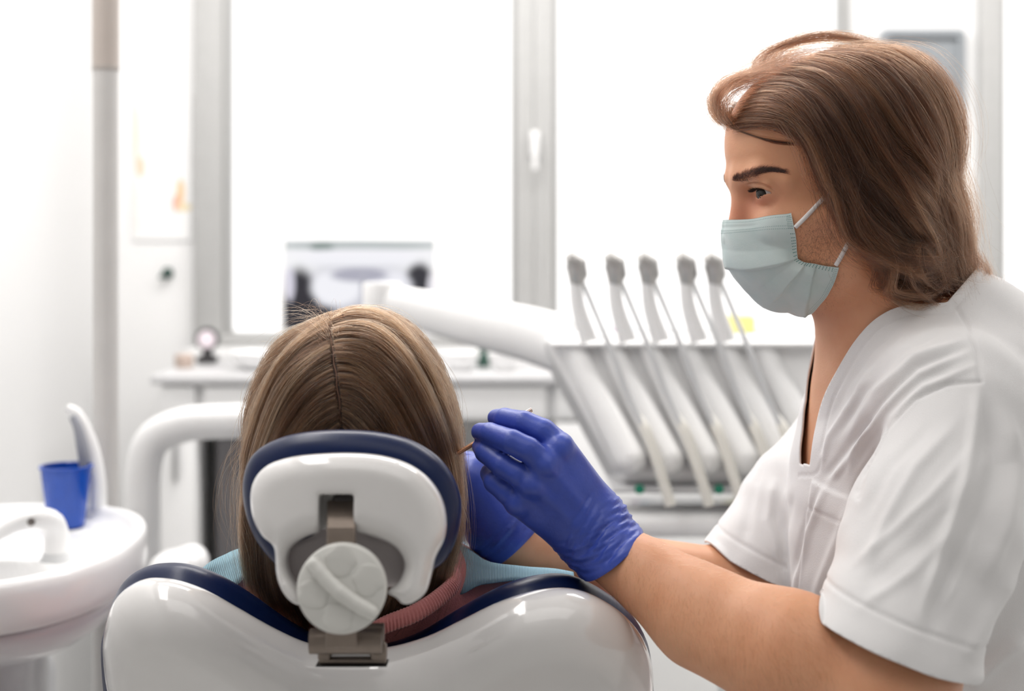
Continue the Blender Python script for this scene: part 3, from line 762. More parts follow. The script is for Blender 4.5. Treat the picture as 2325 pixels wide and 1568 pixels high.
for sgn, ang in ((1, 1.0), (1, 2.3), (-1, 1.0), (-1, 2.3)):
    cdir = dg * math.cos(ang) + e2 * sgn * math.sin(ang)
    S = Sdf().u(ell(kc + cdir * r * .62 + ka * .0003, (.0125, .0011, .0125), np.array([kx, ka, kz])))
    sdfmesh('knob_dimple', S, *bb(kc, pad=.045), .0012, mat('knob_shadow_white', (.72, .715, .68), .4), kb, 1, False)
# hinge between backrest and headrest
yk = 1.105
def K(px, py, dy=0): return W(px, py, yk + dy)
m = MB().tube([K(704, 1455), K(868, 1455)], .0098, 20)
m.build('hinge_pin', M_taupe, ch)
m = MB().tube([K(722, 1436, .008), K(872, 1436, .008)], .0075, 18).build('rear_pin', M_taupe, ch)
MB().box(K(750, 1474, -.014), K(812, 1424, .006), .003).build('hinge_block', M_taupe, ch)
m = MB()
for x0, x1, y0, y1 in ((720, 754, 1504, 1452), (840, 880, 1504, 1452), (722, 880, 1508, 1488)):
    m.box(K(x0, y0, .004), K(x1, y1, .014), .003)
m.build('hinge_plate', M_taupe, ch)
MB().box(K(716, 1513, .000), K(883, 1496, .02), .001).build('hinge_slot', M_dark, ch)
MB().box(K(752, 1490, .008), K(846, 1452, .016), .001).build('hinge_window', M_shell, ch)
# seat, legrest and base behind (mostly out of sight)
sx = ob[0]
S = Sdf().u(slab(poly2d([(-.25, -.28), (.25, -.28), (.25, .28), (.22, 1.0), (.16, 1.1), (-.16, 1.1), (-.22, 1.0), (-.25, .28)], 120, res=.006), ((sx, 1.93, .52), (1, 0, 0), (0, 1, 0), (0, 0, 1)), .05, .04, lambda a, b: -.10 * np.clip(b - .3, 0, 1)))
sdfmesh('seat_cushion', S, (sx - .4, 1.5, .25), (sx + .4, 3.15, .75), .012, M_navy, ch)
S = Sdf().u(slab(poly2d([(-.24, -.34), (.24, -.34), (.24, .3), (.18, 1.0), (-.18, 1.0), (-.24, .3)], 120, res=.006), ((sx, 1.93, .44), (1, 0, 0), (0, 1, 0), (0, 0, 1)), .03, .03, lambda a, b: -.10 * np.clip(b - .3, 0, 1)))
sdfmesh('seat_shell', S, (sx - .4, 1.4, .2), (sx + .4, 3.15, .6), .012, M_shell, ch)
MB().box((sx - .12, 1.75, .04), (sx + .12, 2.15, .42), .04, 4).box((sx - .24, 1.45, 0), (sx + .24, 2.5, .06), .03, 4).build('base', M_unit, ch)
# ================================================================== the dentist
M_skin = bpy.data.materials.new('skin_tan'); M_skin.use_nodes = True
def skin_nodes(m, base, red, stubble_c=None):
    nt = m.node_tree; b = nt.nodes['Principled BSDF']; L = nt.links.new
    b.inputs['Roughness'].default_value = .48; b.inputs['Specular IOR Level'].default_value = .4
    b.inputs['Subsurface Weight'].default_value = .22; b.inputs['Subsurface Radius'].default_value = (1, .32, .16); b.inputs['Subsurface Scale'].default_value = .006
    tc = nt.nodes.new('ShaderNodeTexCoord'); n = nt.nodes.new('ShaderNodeTexNoise'); n.inputs['Scale'].default_value = 22; n.inputs['Detail'].default_value = 5; L(tc.outputs['Object'], n.inputs['Vector'])
    r = nt.nodes.new('ShaderNodeValToRGB'); r.color_ramp.elements[0].position = .35; r.color_ramp.elements[1].position = .65
    r.color_ramp.elements[0].color = (*base, 1); r.color_ramp.elements[1].color = (*red, 1); L(n.outputs['Fac'], r.inputs['Fac'])
    col = r.outputs['Color']
    at = nt.nodes.new('ShaderNodeAttribute'); at.attribute_name = 'tint'     # r = stubble, g = flush, b = fine arm hair
    sp = nt.nodes.new('ShaderNodeSeparateColor'); L(at.outputs['Color'], sp.inputs[0])
    mx = nt.nodes.new('ShaderNodeMix'); mx.data_type = 'RGBA'; L(sp.outputs[1], mx.inputs['Factor']); L(col, mx.inputs['A']); mx.inputs['B'].default_value = (.58, .19, .12, 1); col = mx.outputs['Result']
    n2 = nt.nodes.new('ShaderNodeTexNoise'); n2.inputs['Scale'].default_value = 700; n2.inputs['Detail'].default_value = 2; L(tc.outputs['Object'], n2.inputs['Vector'])
    mr = nt.nodes.new('ShaderNodeMapRange'); mr.inputs['From Min'].default_value = .45; mr.inputs['From Max'].default_value = .7; L(n2.outputs['Fac'], mr.inputs['Value'])
    mu = nt.nodes.new('ShaderNodeMath'); mu.operation = 'MULTIPLY'; L(mr.outputs[0], mu.inputs[0]); L(sp.outputs[0], mu.inputs[1])
    mx = nt.nodes.new('ShaderNodeMix'); mx.data_type = 'RGBA'; L(mu.outputs[0], mx.inputs['Factor']); L(col, mx.inputs['A']); mx.inputs['B'].default_value = (.10, .055, .04, 1); col = mx.outputs['Result']
    L(col, b.inputs['Base Color'])
    n3 = nt.nodes.new('ShaderNodeTexNoise'); n3.inputs['Scale'].default_value = 420; n3.inputs['Detail'].default_value = 3; L(tc.outputs['Object'], n3.inputs['Vector'])
    bp = nt.nodes.new('ShaderNodeBump'); bp.inputs['Strength'].default_value = .18; bp.inputs['Distance'].default_value = .0008; L(n3.outputs['Fac'], bp.inputs['Height']); L(bp.outputs['Normal'], b.inputs['Normal'])
skin_nodes(M_skin, (.76, .395, .235), (.69, .33, .185))
def set_tint(o, T):
    at = o.data.color_attributes.new('tint', 'FLOAT_COLOR', 'POINT')
    at.data.foreach_set('color', np.c_[T, np.ones(len(T))].astype(np.float32).ravel())

# head frame: image-aligned, turned a little to the camera
YH = 1.38; sH = YH / F; psi = math.radians(9)
hf = np.array([-math.cos(psi), -math.sin(psi), 0]); hl = np.array([math.sin(psi), -math.cos(psi), 0]); hu = np.array([0, 0, 1.])
HO = W(1890, 420, YH)
def hd(px, py, b=0):
    """head point from profile pixels on the mid plane; b = lateral offset in px, + toward the camera"""
    return HO + hf * ((1890 - px) / math.cos(psi)) * sH + hl * b * sH + hu * (420 - py) * sH
def hdp(px, py, b=0):
    """like hd, but the point is seen exactly at the pixel"""
    return W(px, py, hd(px, py, b)[1])
HR = np.array([hf, hl, hu])
def q(*v): return np.array(v, float) * sH
B = Sdf()
# --- head
B.u(ell(hd(1905, 310), q(222, 172, 185), HR), .01)
B.u(ell(hd(1788, 335), q(141, 138, 150), HR), .03)
B.u(ell(hd(1795, 480), q(112, 120, 130), HR), .03)
for s in (-1, 1):
    B.u(rc(hd(1670, 406, s * 24), hd(1694, 400, s * 84), 18 * sH, 15 * sH), .014)     # brow ridge
    B.u(rc(hd(1698, 400, s * 84), hd(1740, 414, s * 116), 15 * sH, 11 * sH), .014)
    B.u(rc(hd(1722, 520, s * 80), hd(1830, 490, s * 136), 34 * sH, 22 * sH), .02)     # cheekbone
    B.u(rc(hd(1765, 640, s * 18), hd(1885, 588, s * 96), 34 * sH, 36 * sH), .03)     # jaw
    B.u(rc(hd(1885, 588, s * 96), hd(1905, 470, s * 130), 36 * sH, 24 * sH), .03)
B.u(ell(hd(1800, 580), q(100, 98, 100), HR), .03)
B.u(ell(hd(1750, 590), q(60, 66, 70), HR), .02)
B.u(sph(hd(1772, 645), 40 * sH), .015)
B.u(rc(hd(1680, 440), hd(1665, 540), 16 * sH, 25 * sH), .014)                          # nose
for s in (-1, 1): B.u(sph(hd(1700, 556, s * 26), 19 * sH), .010)
for s in (-1, 1):
    B.d(ell(hd(1688, 442, s * 80), q(22, 34, 16), HR), .014)                           # eye sockets
    ec = hd(1714, 440, s * 76)
    ex, eo, eu = hf, hl * s, hu
    B.u(sph(ec, 29.5 * sH), .006)
    B.u(rc(hd(1690, 416, s * 58), hd(1706, 420, s * 98), 9 * sH, 8 * sH), .008)       # fold over the upper lid
    # lid opening: a wedge in front of the eyeball, tapering to the outer corner
    def opening(P, ec=ec, ex=ex, eo=eo, eu=eu):
        r_ = P - ec; x, y, z = r_ @ ex, r_ @ eo, r_ @ eu
        yy = y / (27 * sH)
        up = z - (.30 - .42 * np.clip(yy - .35, -.6, .7) ** 2) * 27 * sH * 1.0
        lo_ = (-.40 + .45 * np.clip(yy - .1, -.6, .8) ** 2) * 27 * sH - z
        return np.maximum(np.maximum(up, lo_), np.maximum(y - 26 * sH, np.maximum(-y - 19 * sH, 4 * sH - x)))
    B.d(opening, .0010)
    # ear
    B.u(ell(hd(1945, 465, s * 168), q(30, 10, 52), np.array([nrm(hf + .25 * hu), hl, nrm(hu - .25 * hf)])), .012)
    B.d(ell(hd(1942, 460, s * 182), q(16, 9, 32), HR), .006)
# --- neck
neck_a, neck_b = hd(1940, 560), W(2026, 830, 1.40)
B.u(rc(neck_a, neck_b, 128 * sH, 138 * sH), .03)
for s in (-1, 1):
    B.u(rc(hd(1985, 600, s * 108), W(1945, 860, 1.385 - s * .022), 20 * sH, 12 * sH), .03)
NHEAD = len(B.ops)
# --- torso
B.u(ell(W(2124, 1058, 1.42), (.1275, .159, .197)), .05)
B.u(ell(W(2120, 1330, 1.42), (.115, .135, .22)), .06)
B.u(rc(W(2165, 945, 1.28), W(2030, 930, 1.56), .056, .060), .05)
B.u(rc(W(1905, 870, 1.44), W(1960, 900, 1.54), .014, .02), .02)
B.u(ell(W(2150, 1600, 1.43), (.13, .16, .14)), .05)
# --- legs, seated (below the frame)
for s, y in ((-1, 1.33), (1, 1.56)):
    hip = np.array([.40, y, .60]); kn = np.array([.02 if s > 0 else .10, y + s * .04, .52]); an = kn + [.06, 0, -.42]
    B.u(rc(hip, kn, .085, .058), .04); B.u(rc(kn, an, .056, .036), .02); B.u(rc(an + [.02, 0, -.04], an + [-.16, 0, -.055], .03, .025), .02)
# --- near arm
sh_n, el_n, wr_n = W(2190, 955, 1.25), W(2015, 1570, 1.125), W(1362, 1232, 1.262)
B.u(rc(sh_n, el_n, .049, .046), .03)
B.u(rc(el_n, el_n + (sh_n - el_n) * .35, .046, .050), .02)
mid = W(1790, 1486, 1.155)
fm_ = W(1592, 1402, 1.20); B.u(rc(el_n, mid, .048, .0485), .02); B.u(rc(mid, fm_, .0485, .0385), .02); B.u(rc(fm_, wr_n, .0385, .0268), .02)
B.u(rc(W(1470, 1330, 1.215), W(1640, 1470, 1.165), .014, .022), .02); B.u(rc(W(1480, 1280, 1.225), W(1700, 1410, 1.165), .010, .020), .025)   # muscle bellies
# --- far arm
sh_f, el_f, wr_f = W(1990, 930, 1.575), W(1670, 1335, 1.50), W(1185, 1238, 1.44)
B.u(rc(sh_f, el_f, .055, .040), .03)
B.u(rc(el_f, wr_f, .040, .026), .02)
# --- hands: (G = glove solids, shared by the body at -1 mm)
GN, GF = Sdf(), Sdf()
def finger(S, pts, rad, k=.004):
    for i in range(len(pts) - 1): S.u(rc(pts[i], pts[i + 1], rad[i], rad[i + 1]), k)
def hand_near():
    S = GN
    wi, wm, wp = W(1366, 1168, 1.272), W(1345, 1196, 1.262), W(1318, 1232, 1.268)
    I, M_, R_, P_ = W(1272, 1014, 1.246), W(1238, 1052, 1.236), W(1207, 1100, 1.238), W(1176, 1140, 1.248)
    for a, b, ra, rb in ((wi, I, .019, .0125), (wm, M_, .0205, .0128), (wm, R_, .020, .0125), (wp, P_, .0185, .0122)): S.u(rc(a + [0, .004, 0], b + [0, .003, 0], ra, rb), .016)
    for c in (I, M_, R_, P_): S.u(sph(c + [0, -.0034, 0], .0112), .005)
    S.u(rc(wm + [0, .018, 0], W(1235, 1090, 1.262), .018, .016), .02)
    finger(S, [I + [0, .004, 0], W(1234, 979, 1.252), W(1190, 960, 1.260), W(1146, 950, 1.276), W(1126, 948, 1.288)], [.0120, .0112, .0108, .0096, .0080], .0015)
    finger(S, [M_, W(1200, 1020, 1.234), W(1163, 1003, 1.238), W(1112, 984, 1.258), W(1090, 980, 1.270)], [.0122, .0110, .0110, .0098, .0082], .0015)
    finger(S, [R_ + [0, .002, 0], W(1174, 1075, 1.240), W(1142, 1056, 1.245), W(1102, 1026, 1.260), W(1091, 1014, 1.272)], [.0118, .0108, .0106, .0094, .0078], .0015)
    finger(S, [P_ + [0, .002, 0], W(1150, 1116, 1.250), W(1124, 1094, 1.256), W(1113, 1074, 1.272), W(1117, 1066, 1.284)], [.0112, .0102, .0100, .0088, .0074], .0015)
    finger(S, [W(1330, 1170, 1.285), W(1235, 1075, 1.308), W(1165, 1030, 1.312), W(1110, 1000, 1.300)], [.018, .0145, .0115, .009], .008)   # thumb behind
    S.u(rc(W(1345, 1200, 1.266), wr_n, .0275, .0270), .02)
hand_near()
def hand_far():
    S = GF; Y = 1.43
    w0 = W(1160, 1215, Y)
    I, M_, R_, P_ = W(1085, 1065, Y - .012), W(1075, 1085, Y - .022), W(1062, 1120, Y - .022), W(1060, 1155, Y - .012)
    for c, r in ((I, .014), (M_, .014), (R_, .0138), (P_, .013)): S.u(rc(w0 + (c - w0) * .15, c, .024, r), .02)
    finger(S, [I, W(1000, 1052, Y - .01), W(960, 1070, Y + .005), W(948, 1088, Y + .01)], [.0122, .0108, .0095, .008])
    finger(S, [M_, W(990, 1082, Y - .018), W(950, 1098, Y - .002), W(940, 1112, Y + .004)], [.0124, .011, .0098, .0082])
    finger(S, [R_, W(990, 1122, Y - .018), W(955, 1130, Y), W(948, 1140, Y + .008)], [.012, .0108, .0094, .008])
    finger(S, [P_, W(1000, 1160, Y - .01), W(972, 1162, Y), W(964, 1166, Y + .008)], [.0112, .0098, .0085, .0072])
    finger(S, [W(1135, 1150, Y + .015), W(1065, 1060, Y + .03), W(1010, 1045, Y + .03), W(965, 1060, Y + .025)], [.018, .0145, .0115, .009], .008)
    S.u(rc(W(1130, 1195, Y), wr_f, .028, .0265), .02)
hand_far()
class Off:
    """a shared solid pulled in by d, usable inside another Sdf"""
    def __init__(s, S, d): s.S, s.d_ = S, d
    def __call__(s, P): return s.S.ev(P) + s.d_
B.u(Off(GN, .0022), .012); B.u(Off(GF, .0022), .012)
lo, hi = np.array([-.12, 1.0, -.02]), np.array([.58, 1.72, 1.42])
V, Q = nets(B, lo, hi, .0031)
V = relax(V, Q, 2, .45)
dn = empty('person', (.42, 1.43, 0), 'seated person with wavy shoulder-length brown hair in a white tunic, face mask and blue gloves', 'person')
def face_px(V):
    """pixel coordinates of world points"""
    return np.c_[CX + V[:, 0] * F / V[:, 1], HY + (H - V[:, 2]) * F / V[:, 1]]
# refine the face: split the quads there twice, then pull onto the solid
def refine(V, Q, sel):
    me = bpy.data.meshes.new('tmp'); me.from_pydata(V.tolist(), [], Q.tolist() if isinstance(Q, np.ndarray) else Q)
    bm = bmesh.new(); bm.from_mesh(me); bpy.data.meshes.remove(me)
    bm.verts.ensure_lookup_table()
    ed = [e for e in bm.edges if sel[e.verts[0].index] and sel[e.verts[1].index]]
    bmesh.ops.subdivide_edges(bm, edges=ed, cuts=1, use_grid_fill=True)
    bmesh.ops.triangulate(bm, faces=[f for f in bm.faces if len(f.verts) > 4])
    bm.verts.index_update()
    V = np.array([v.co[:] for v in bm.verts]); Fs = [tuple(v.index for v in f.verts) for f in bm.faces]; bm.free(); return V, Fs
for (x0, x1, y0, y1) in ((1620, 1900, 270, 600), (1660, 1790, 380, 480), (1690, 1775, 412, 470)):
    p_ = face_px(V); sel = (p_[:, 0] > x0) & (p_[:, 0] < x1) & (p_[:, 1] > y0) & (p_[:, 1] < y1) & (V[:, 1] < 1.42) & (V[:, 1] > 1.2)
    V, Q = refine(V, Q, sel)
    p_ = face_px(V); sel = (p_[:, 0] > x0 - 8) & (p_[:, 0] < x1 + 8) & (p_[:, 1] > y0 - 8) & (p_[:, 1] < y1 + 8) & (V[:, 1] < 1.42) & (V[:, 1] > 1.2)
    idx = B.near(hd(1740, 440, 40), .10)
    class _S:
        def __call__(s, P): return B.ev(P, idx)
    V[sel] = project(_S(), V[sel], 2)
def ridges(V, Nn, lines, pxw=True):
    """raise (amp>0) or crease the surface along pixel polylines; each = (points, amp m, width px)"""
    p_ = face_px(V); d = np.zeros(len(V))
    for pts, amp, wd in lines:
        P = np.array(pts, float); best = np.full(len(V), 1e9); tt = np.zeros(len(V)); n = len(P) - 1
        for i in range(n):
            ab = P[i + 1] - P[i]; t = np.clip((p_ - P[i]) @ ab / (ab @ ab), 0, 1); dd = np.linalg.norm(p_ - P[i] - t[:, None] * ab, axis=1)
            m = dd < best; best[m] = dd[m]; tt[m] = (i + t[m]) / n
        d += amp * np.exp(-(best / wd) ** 2) * np.clip(np.minimum(tt, 1 - tt) * 5 + .15, 0, 1)
    fac = np.clip((-Nn[:, 1] - .55 * np.minimum(Nn[:, 0], 0)) * 1.5, 0, 1)
    return V + Nn * (d * fac)[:, None]
Vt = np.array([list(f[:3]) for f in Q]); Nb = vnorm(V, Vt)
sel = (V[:, 1] < 1.38) & (V[:, 2] > 1.2)
Vr = ridges(V, Nb, [([(1696, 419), (1712, 416), (1730, 418), (1746, 424), (1758, 432)], -.0016, 2.6), ([(1712, 461), (1727, 468), (1746, 466)], -.0005, 4), ([(1704, 412), (1725, 411), (1750, 420)], .0008, 5)])
V[sel] = Vr[sel]
p_ = face_px(V)
def tint_for(V):
    p_ = face_px(V); T = np.zeros((len(V), 3)); near = (V[:, 1] < 1.36) & (V[:, 1] > 1.25)
    a = np.exp(-(((p_[:, 0] - 1862) / 52) ** 2 + ((p_[:, 1] - 555) / 62) ** 2) ** 2) + .55 * np.exp(-(((p_[:, 0] - 1870) / 60) ** 2 + ((p_[:, 1] - 640) / 50) ** 2))
    T[:, 0] = np.clip(a, 0, 1) * .40 * near
    g = .55 * np.exp(-(((p_[:, 0] - 1680) / 45) ** 2 + ((p_[:, 1] - 490) / 40) ** 2)) + .45 * np.exp(-(((p_[:, 0] - 1735) / 45) ** 2 + ((p_[:, 1] - 455) / 20) ** 2)) + .4 * np.exp(-(((p_[:, 0] - 1940) / 30) ** 2 + ((p_[:, 1] - 490) / 50) ** 2))
    T[:, 1] = np.clip(g, 0, .7) * (V[:, 2] > 1.1)
    return T
body = mesh('body', V, Q, M_skin, dn)
set_tint(body, tint_for(V))
# --- eyes
M_eye = bpy.data.materials.new('eyeball'); M_eye.use_nodes = True
bs = M_eye.node_tree.nodes['Principled BSDF']; bs.inputs['Base Color'].default_value = (.62, .56, .54, 1); bs.inputs['Roughness'].default_value = .12; bs.inputs['Coat Weight'].default_value = .1; bs.inputs['Specular IOR Level'].default_value = .35
M_iris = mat('iris_brown', (.018, .013, .010), .12, spec=.35, var=.3, vscale=900)
M_lash = mat('lash_brown', (.018, .010, .008), .5)
for s in (1, -1):
    ec = hd(1714, 440, s * 76); gz = nrm(hf * .86 + hl * (.48 if s > 0 else -.2) - hu * .22)
    eye = mesh('eye', *[x for x in (lambda m: (np.array(m.V), m.F))(MB().lathe([(27 * sH * math.sin(a), 27 * sH * (1 - math.cos(a)) ) for a in np.linspace(.02, math.pi - .02, 22)], ec - gz * 27 * sH, gz, 28))], M_eye, dn)
    MB().lathe([(.0062 * math.cos(a), .0027 * math.sin(a)) for a in np.linspace(0, 1.5, 8)], ec + gz * (27 * sH - .0018), gz, 24).build('iris', M_iris, eye)
# ================================================================== gloves, instrument, mask, tunic
M_glove = mat('nitrile_blue', (.048, .088, .45), .38, bump=.25, bscale=260, var=.10, vscale=35, sheen=.0)
def glove(S, lo, hi, cut_n, cut_o, lines, h=.0018):
    V, Q = nets(S, lo, hi, h); V = relax(V, Q, 2, .4)
    Nn = vnorm(V, Q)
    V = ridges(V, Nn, lines)
    g = (cut_o - V) @ cut_n
    ax = nrm(cut_n)
    band = np.exp(-((g - .004) / .003) ** 2); V = V + Nn * (band * .0010)[:, None]
    # crumpled cuff: rings of gathered film
    u_ = g; wv = np.clip(1 - np.abs(u_ - .020) / .024, 0, 1)
    c0 = V - cut_o; ang = np.arctan2(c0 @ np.array([0, 1., 0]), c0 @ nrm(np.cross(ax, [0, 1., 0])))
    V = V + Nn * (wv * (.0008 * np.sin(u_ * 700 + 4.0 * np.sin(ang * 2) + 4 * ang) + .0006 * np.sin(u_ * 1300 + 7 * ang)))[:, None]
    return clip(V, Q, (cut_o - V) @ cut_n)
GNc = Sdf(); GNc.ops = list(GN.ops); GNc.u(rc(W(1352, 1212, 1.264), W(1425, 1296, 1.243), .0300, .0355), .012)
GFc = Sdf(); GFc.ops = list(GF.ops); GFc.u(rc(W(1140, 1205, 1.43), wr_f + nrm(wr_f - W(1130, 1195, 1.43)) * .03, .0285, .033), .012)
A, C = W(1448, 1214, 1.25), W(1330, 1314, 1.25)
cn = nrm(np.array([(C - A)[2], 0, -(C - A)[0]])); cn = cn if cn[0] > 0 else -cn
wl = [([(1350, 1120), (1325, 1170), (1300, 1215), (1285, 1250)], .0016, 5), ([(1362, 1145), (1335, 1195), (1310, 1240), (1300, 1275)], .0015, 5), ([(1375, 1165), (1352, 1200), (1330, 1240)], .0014, 4), ([(1400, 1185), (1370, 1215), (1350, 1255)], .0013, 4),
      ([(1340, 1120), (1312, 1168), (1285, 1200)], -.0012, 5), ([(1393, 1170), (1352, 1222), (1322, 1262)], -.0013, 4), ([(1420, 1195), (1385, 1232), (1360, 1280)], .0015, 5), ([(1430, 1205), (1395, 1250), (1375, 1285)], -.0013, 4),
      ([(1238, 1052), (1290, 1110), (1335, 1165)], .0012, 12), ([(1207, 1100), (1265, 1150), (1315, 1205)], .0010, 12), ([(1272, 1014), (1310, 1070), (1350, 1130)], .0008, 14),
      ([(1222, 1080), (1270, 1130)], -.0009, 12), ([(1192, 1120), (1240, 1170)], -.0008, 12)]
V, Fs = glove(GNc, *bb(W(1060, 900, 1.2), W(1460, 1340, 1.36), pad=.01), cn, (A + C) / 2, wl)
g1 = mesh('glove', V, Fs, M_glove, dn, label='blue glove on the nearer hand holding the steel probe'); g1.modifiers.new('film', 'SOLIDIFY').thickness = .0006
A, C = W(1200, 1205, 1.44), W(1128, 1272, 1.44)
cn = nrm(np.array([(C - A)[2], 0, -(C - A)[0]])); cn = cn if cn[0] > 0 else -cn
V, Fs = glove(GFc, *bb(W(920, 1000, 1.37), W(1235, 1310, 1.50), pad=.01), cn, (A + C) / 2, [([(1165, 1190), (1120, 1240)], .0015, 5), ([(1178, 1200), (1130, 1252)], -.0015, 5)], .0026)
g2 = mesh('glove', V, Fs, M_glove, dn, label='blue glove on the farther hand behind the headrest'); g2.modifiers.new('film', 'SOLIDIFY').thickness = .0006
# probe
M_steel = mat('steel_probe', (.62, .50, .45), .22, .95, var=.05, vscale=200)
pa, pb_ = W(1208, 929, 1.296), W(1035, 1031, 1.283)
pr = empty('dental_probe', pb_, 'thin ribbed steel probe held in the blue gloved hand', 'dental probe')
ax = nrm(pb_ - pa); Lp = np.linalg.norm(pb_ - pa)
prof = [(.0001, 0), (.0017, .0002), (.0019, .001), (.0019, .060)]
MB().lathe([(.0001, 0), (.0018, .0002), (.0021, .0008), (.0021, Lp * .55)], pa, ax, 20).build('handle', M_steel, pr)
prof = []
for i in range(40):
    z = Lp * .55 + i * .0009; prof += [(.0019, z), (.0022, z + .0003), (.0022, z + .0006)]
MB().lathe(prof, pa, ax, 20).build('ribbed_grip', mat('copper_steel', (.66, .40, .27), .25, .9), pr)
z = Lp * .55 + 40 * .0009
MB().lathe([(.0021, z), (.0012, z + .006), (.0007, z + .02), (.0003, z + .03)], pa, ax, 14).build('tip', M_steel, pr)

# ---- surgical mask
mk = bpy.data.materials.new('mask_teal'); mk.use_nodes = True; nt = mk.node_tree; b = nt.nodes['Principled BSDF']; L = nt.links.new
b.inputs['Roughness'].default_value = .75; b.inputs['Sheen Weight'].default_value = .2
b.inputs['Subsurface Weight'].default_value = .0
uv = nt.nodes.new('ShaderNodeUVMap'); tc = nt.nodes.new('ShaderNodeTexCoord')
n = nt.nodes.new('ShaderNodeTexNoise'); n.inputs['Scale'].default_value = 60; n.inputs['Detail'].default_value = 4; L(tc.outputs['Object'], n.inputs['Vector'])
r = nt.nodes.new('ShaderNodeValToRGB'); r.color_ramp.elements[0].position = .3; r.color_ramp.elements[1].position = .7
r.color_ramp.elements[0].color = (.71, .84, .83, 1); r.color_ramp.elements[1].color = (.80, .89, .88, 1); L(n.outputs['Fac'], r.inputs['Fac'])
at = nt.nodes.new('ShaderNodeAttribute'); at.attribute_name = 'stitch'
mx = nt.nodes.new('ShaderNodeMix'); mx.data_type = 'RGBA'; L(at.outputs['Fac'], mx.inputs['Factor']); L(r.outputs['Color'], mx.inputs['A']); mx.inputs['B'].default_value = (.10, .24, .24, 1); L(mx.outputs['Result'], b.inputs['Base Color'])
tl = nt.nodes.new('ShaderNodeBsdfTranslucent'); tl.inputs['Color'].default_value = (.62, .76, .75, 1); ms = nt.nodes.new('ShaderNodeMixShader'); ms.inputs[0].default_value = .25
L(b.outputs[0], ms.inputs[1]); L(tl.outputs[0], ms.inputs[2]); L(ms.outputs[0], nt.nodes['Material Output'].inputs[0])
n3 = nt.nodes.new('ShaderNodeTexNoise'); n3.inputs['Scale'].default_value = 900; L(tc.outputs['Object'], n3.inputs['Vector'])
bp = nt.nodes.new('ShaderNodeBump'); bp.inputs['Strength'].default_value = .2; bp.inputs['Distance'].default_value = .0005; L(n3.outputs['Fac'], bp.inputs['Height']); L(bp.outputs['Normal'], b.inputs['Normal'])

mid_px = crv([(1640, 499), (1637, 520), (1640, 560), (1648, 600), (1663, 630), (1690, 660), (1725, 685), (1760, 702), (1788, 708), (1812, 712), (1826, 714)], 160)
edge_px = crv([(1800, 493), (1804, 520), (1809, 555), (1812, 586)], 70)
edge_px = np.vstack([edge_px, crv([(1812, 586), (1826, 594), (1845, 597)], 40)[1:], crv([(1845, 597), (1875, 601), (1907, 601)], 52)[1:]])
latE = np.interp(np.linspace(0, 1, 160), [0, .25, .45, .7, 1], [118, 126, 128, 132, 136])
NS = 141
ths = np.linspace(-1, 1, NS)
Vm = np.zeros((160, NS, 3)); UVm = np.zeros((160, NS, 2))
for i in range(160):
    t = i / 159
    M0 = hd(*mid_px[i]); e = edge_px[i]
    for side in (1, -1):
        # near edge pixel -> profile pixel undoing the yaw shift
        lat = latE[i]
        E0 = hdp(e[0], e[1], lat) if side > 0 else None
        if side < 0: E0 = hdp(e[0], e[1], lat); E0 = E0 - 2 * ((E0 - HO) @ hl) * hl
        js = np.nonzero(ths * side >= 0)[0]
        u = np.abs(ths[js])[:, None]
        ex = np.interp(t, [0, .3, .6, 1], [.95, .85, .85, .95])
        c = np.sin(u * np.pi / 2) ** ex; d = 1 - (1 - np.cos(u * np.pi / 2)) ** .92
        Lx = (M0 - HO) ; Rx = (E0 - HO)
        lM, lE = Lx @ hl, Rx @ hl
        planeM = Lx - hl * lM; planeE = Rx - hl * lE
        pt = HO + planeE + (planeM - planeE) * d + hl * (lE * c)
        Vm[i, js] = pt
    UVm[i, :, 0] = ths; UVm[i, :, 1] = t
# pleats: three folds in fabric, gathered at the side edge (t .40-.62)
Nm = np.cross(np.gradient(Vm, axis=1), np.gradient(Vm, axis=0)); Nm /= np.linalg.norm(Nm, axis=2)[..., None] + 1e-12
if (Nm[80, 70] @ hf) < 0: Nm = -Nm
T, U = np.meshgrid(np.linspace(0, 1, 160), np.abs(ths), indexing='ij')
disp = np.zeros_like(T)
for t0, amp, slope in ((.40, .0032, -.04), (.60, .0034, .10), (.78, .0034, .16)):
    q_ = T - (t0 + slope * (1 - U) - .12 * (U > 2)) + (U - .5) * (t0 - .52) * .5
    saw = np.where(q_ < 0, np.clip(1 + q_ / .13, 0, 1), np.clip(1 - q_ / .02, 0, 1))
    disp += amp * saw * np.clip((1 - U) * 6, .25, 1)
disp += .0014 * np.sin(U * 5 + T * 9) * np.sin(T * 6) * (1 - U) + .0008 * np.sin(U * 14 - T * 7)
disp += -.0006 * np.exp(-((T - .055) / .012) ** 2) * (U < .82)
Vm = Vm + Nm * disp[..., None]
Fs = np.array([(i * NS + j, i * NS + j + 1, (i + 1) * NS + j + 1, (i + 1) * NS + j) for i in range(159) for j in range(NS - 1)])
_hi = B.near(hd(1790, 560), .14)
def push(Vx, dmin, it=4):
    for _ in range(it):
        d = B.ev(Vx, _hi); e = 5e-4
        gr = np.stack([B.ev(Vx + np.eye(3)[i] * e, _hi) - d for i in range(3)], 1); gr /= np.linalg.norm(gr, axis=1)[:, None] + 1e-9
        Vx = Vx + gr * np.clip(dmin - d, 0, None)[:, None] * .9
    return Vx
Vf = push(Vm.reshape(-1, 3), .0025)
Vf = relax(Vf, Fs, 4, .4) * .6 + Vf * .4
Vf = push(Vf, .0018, 2); Vm = Vf.reshape(Vm.shape)
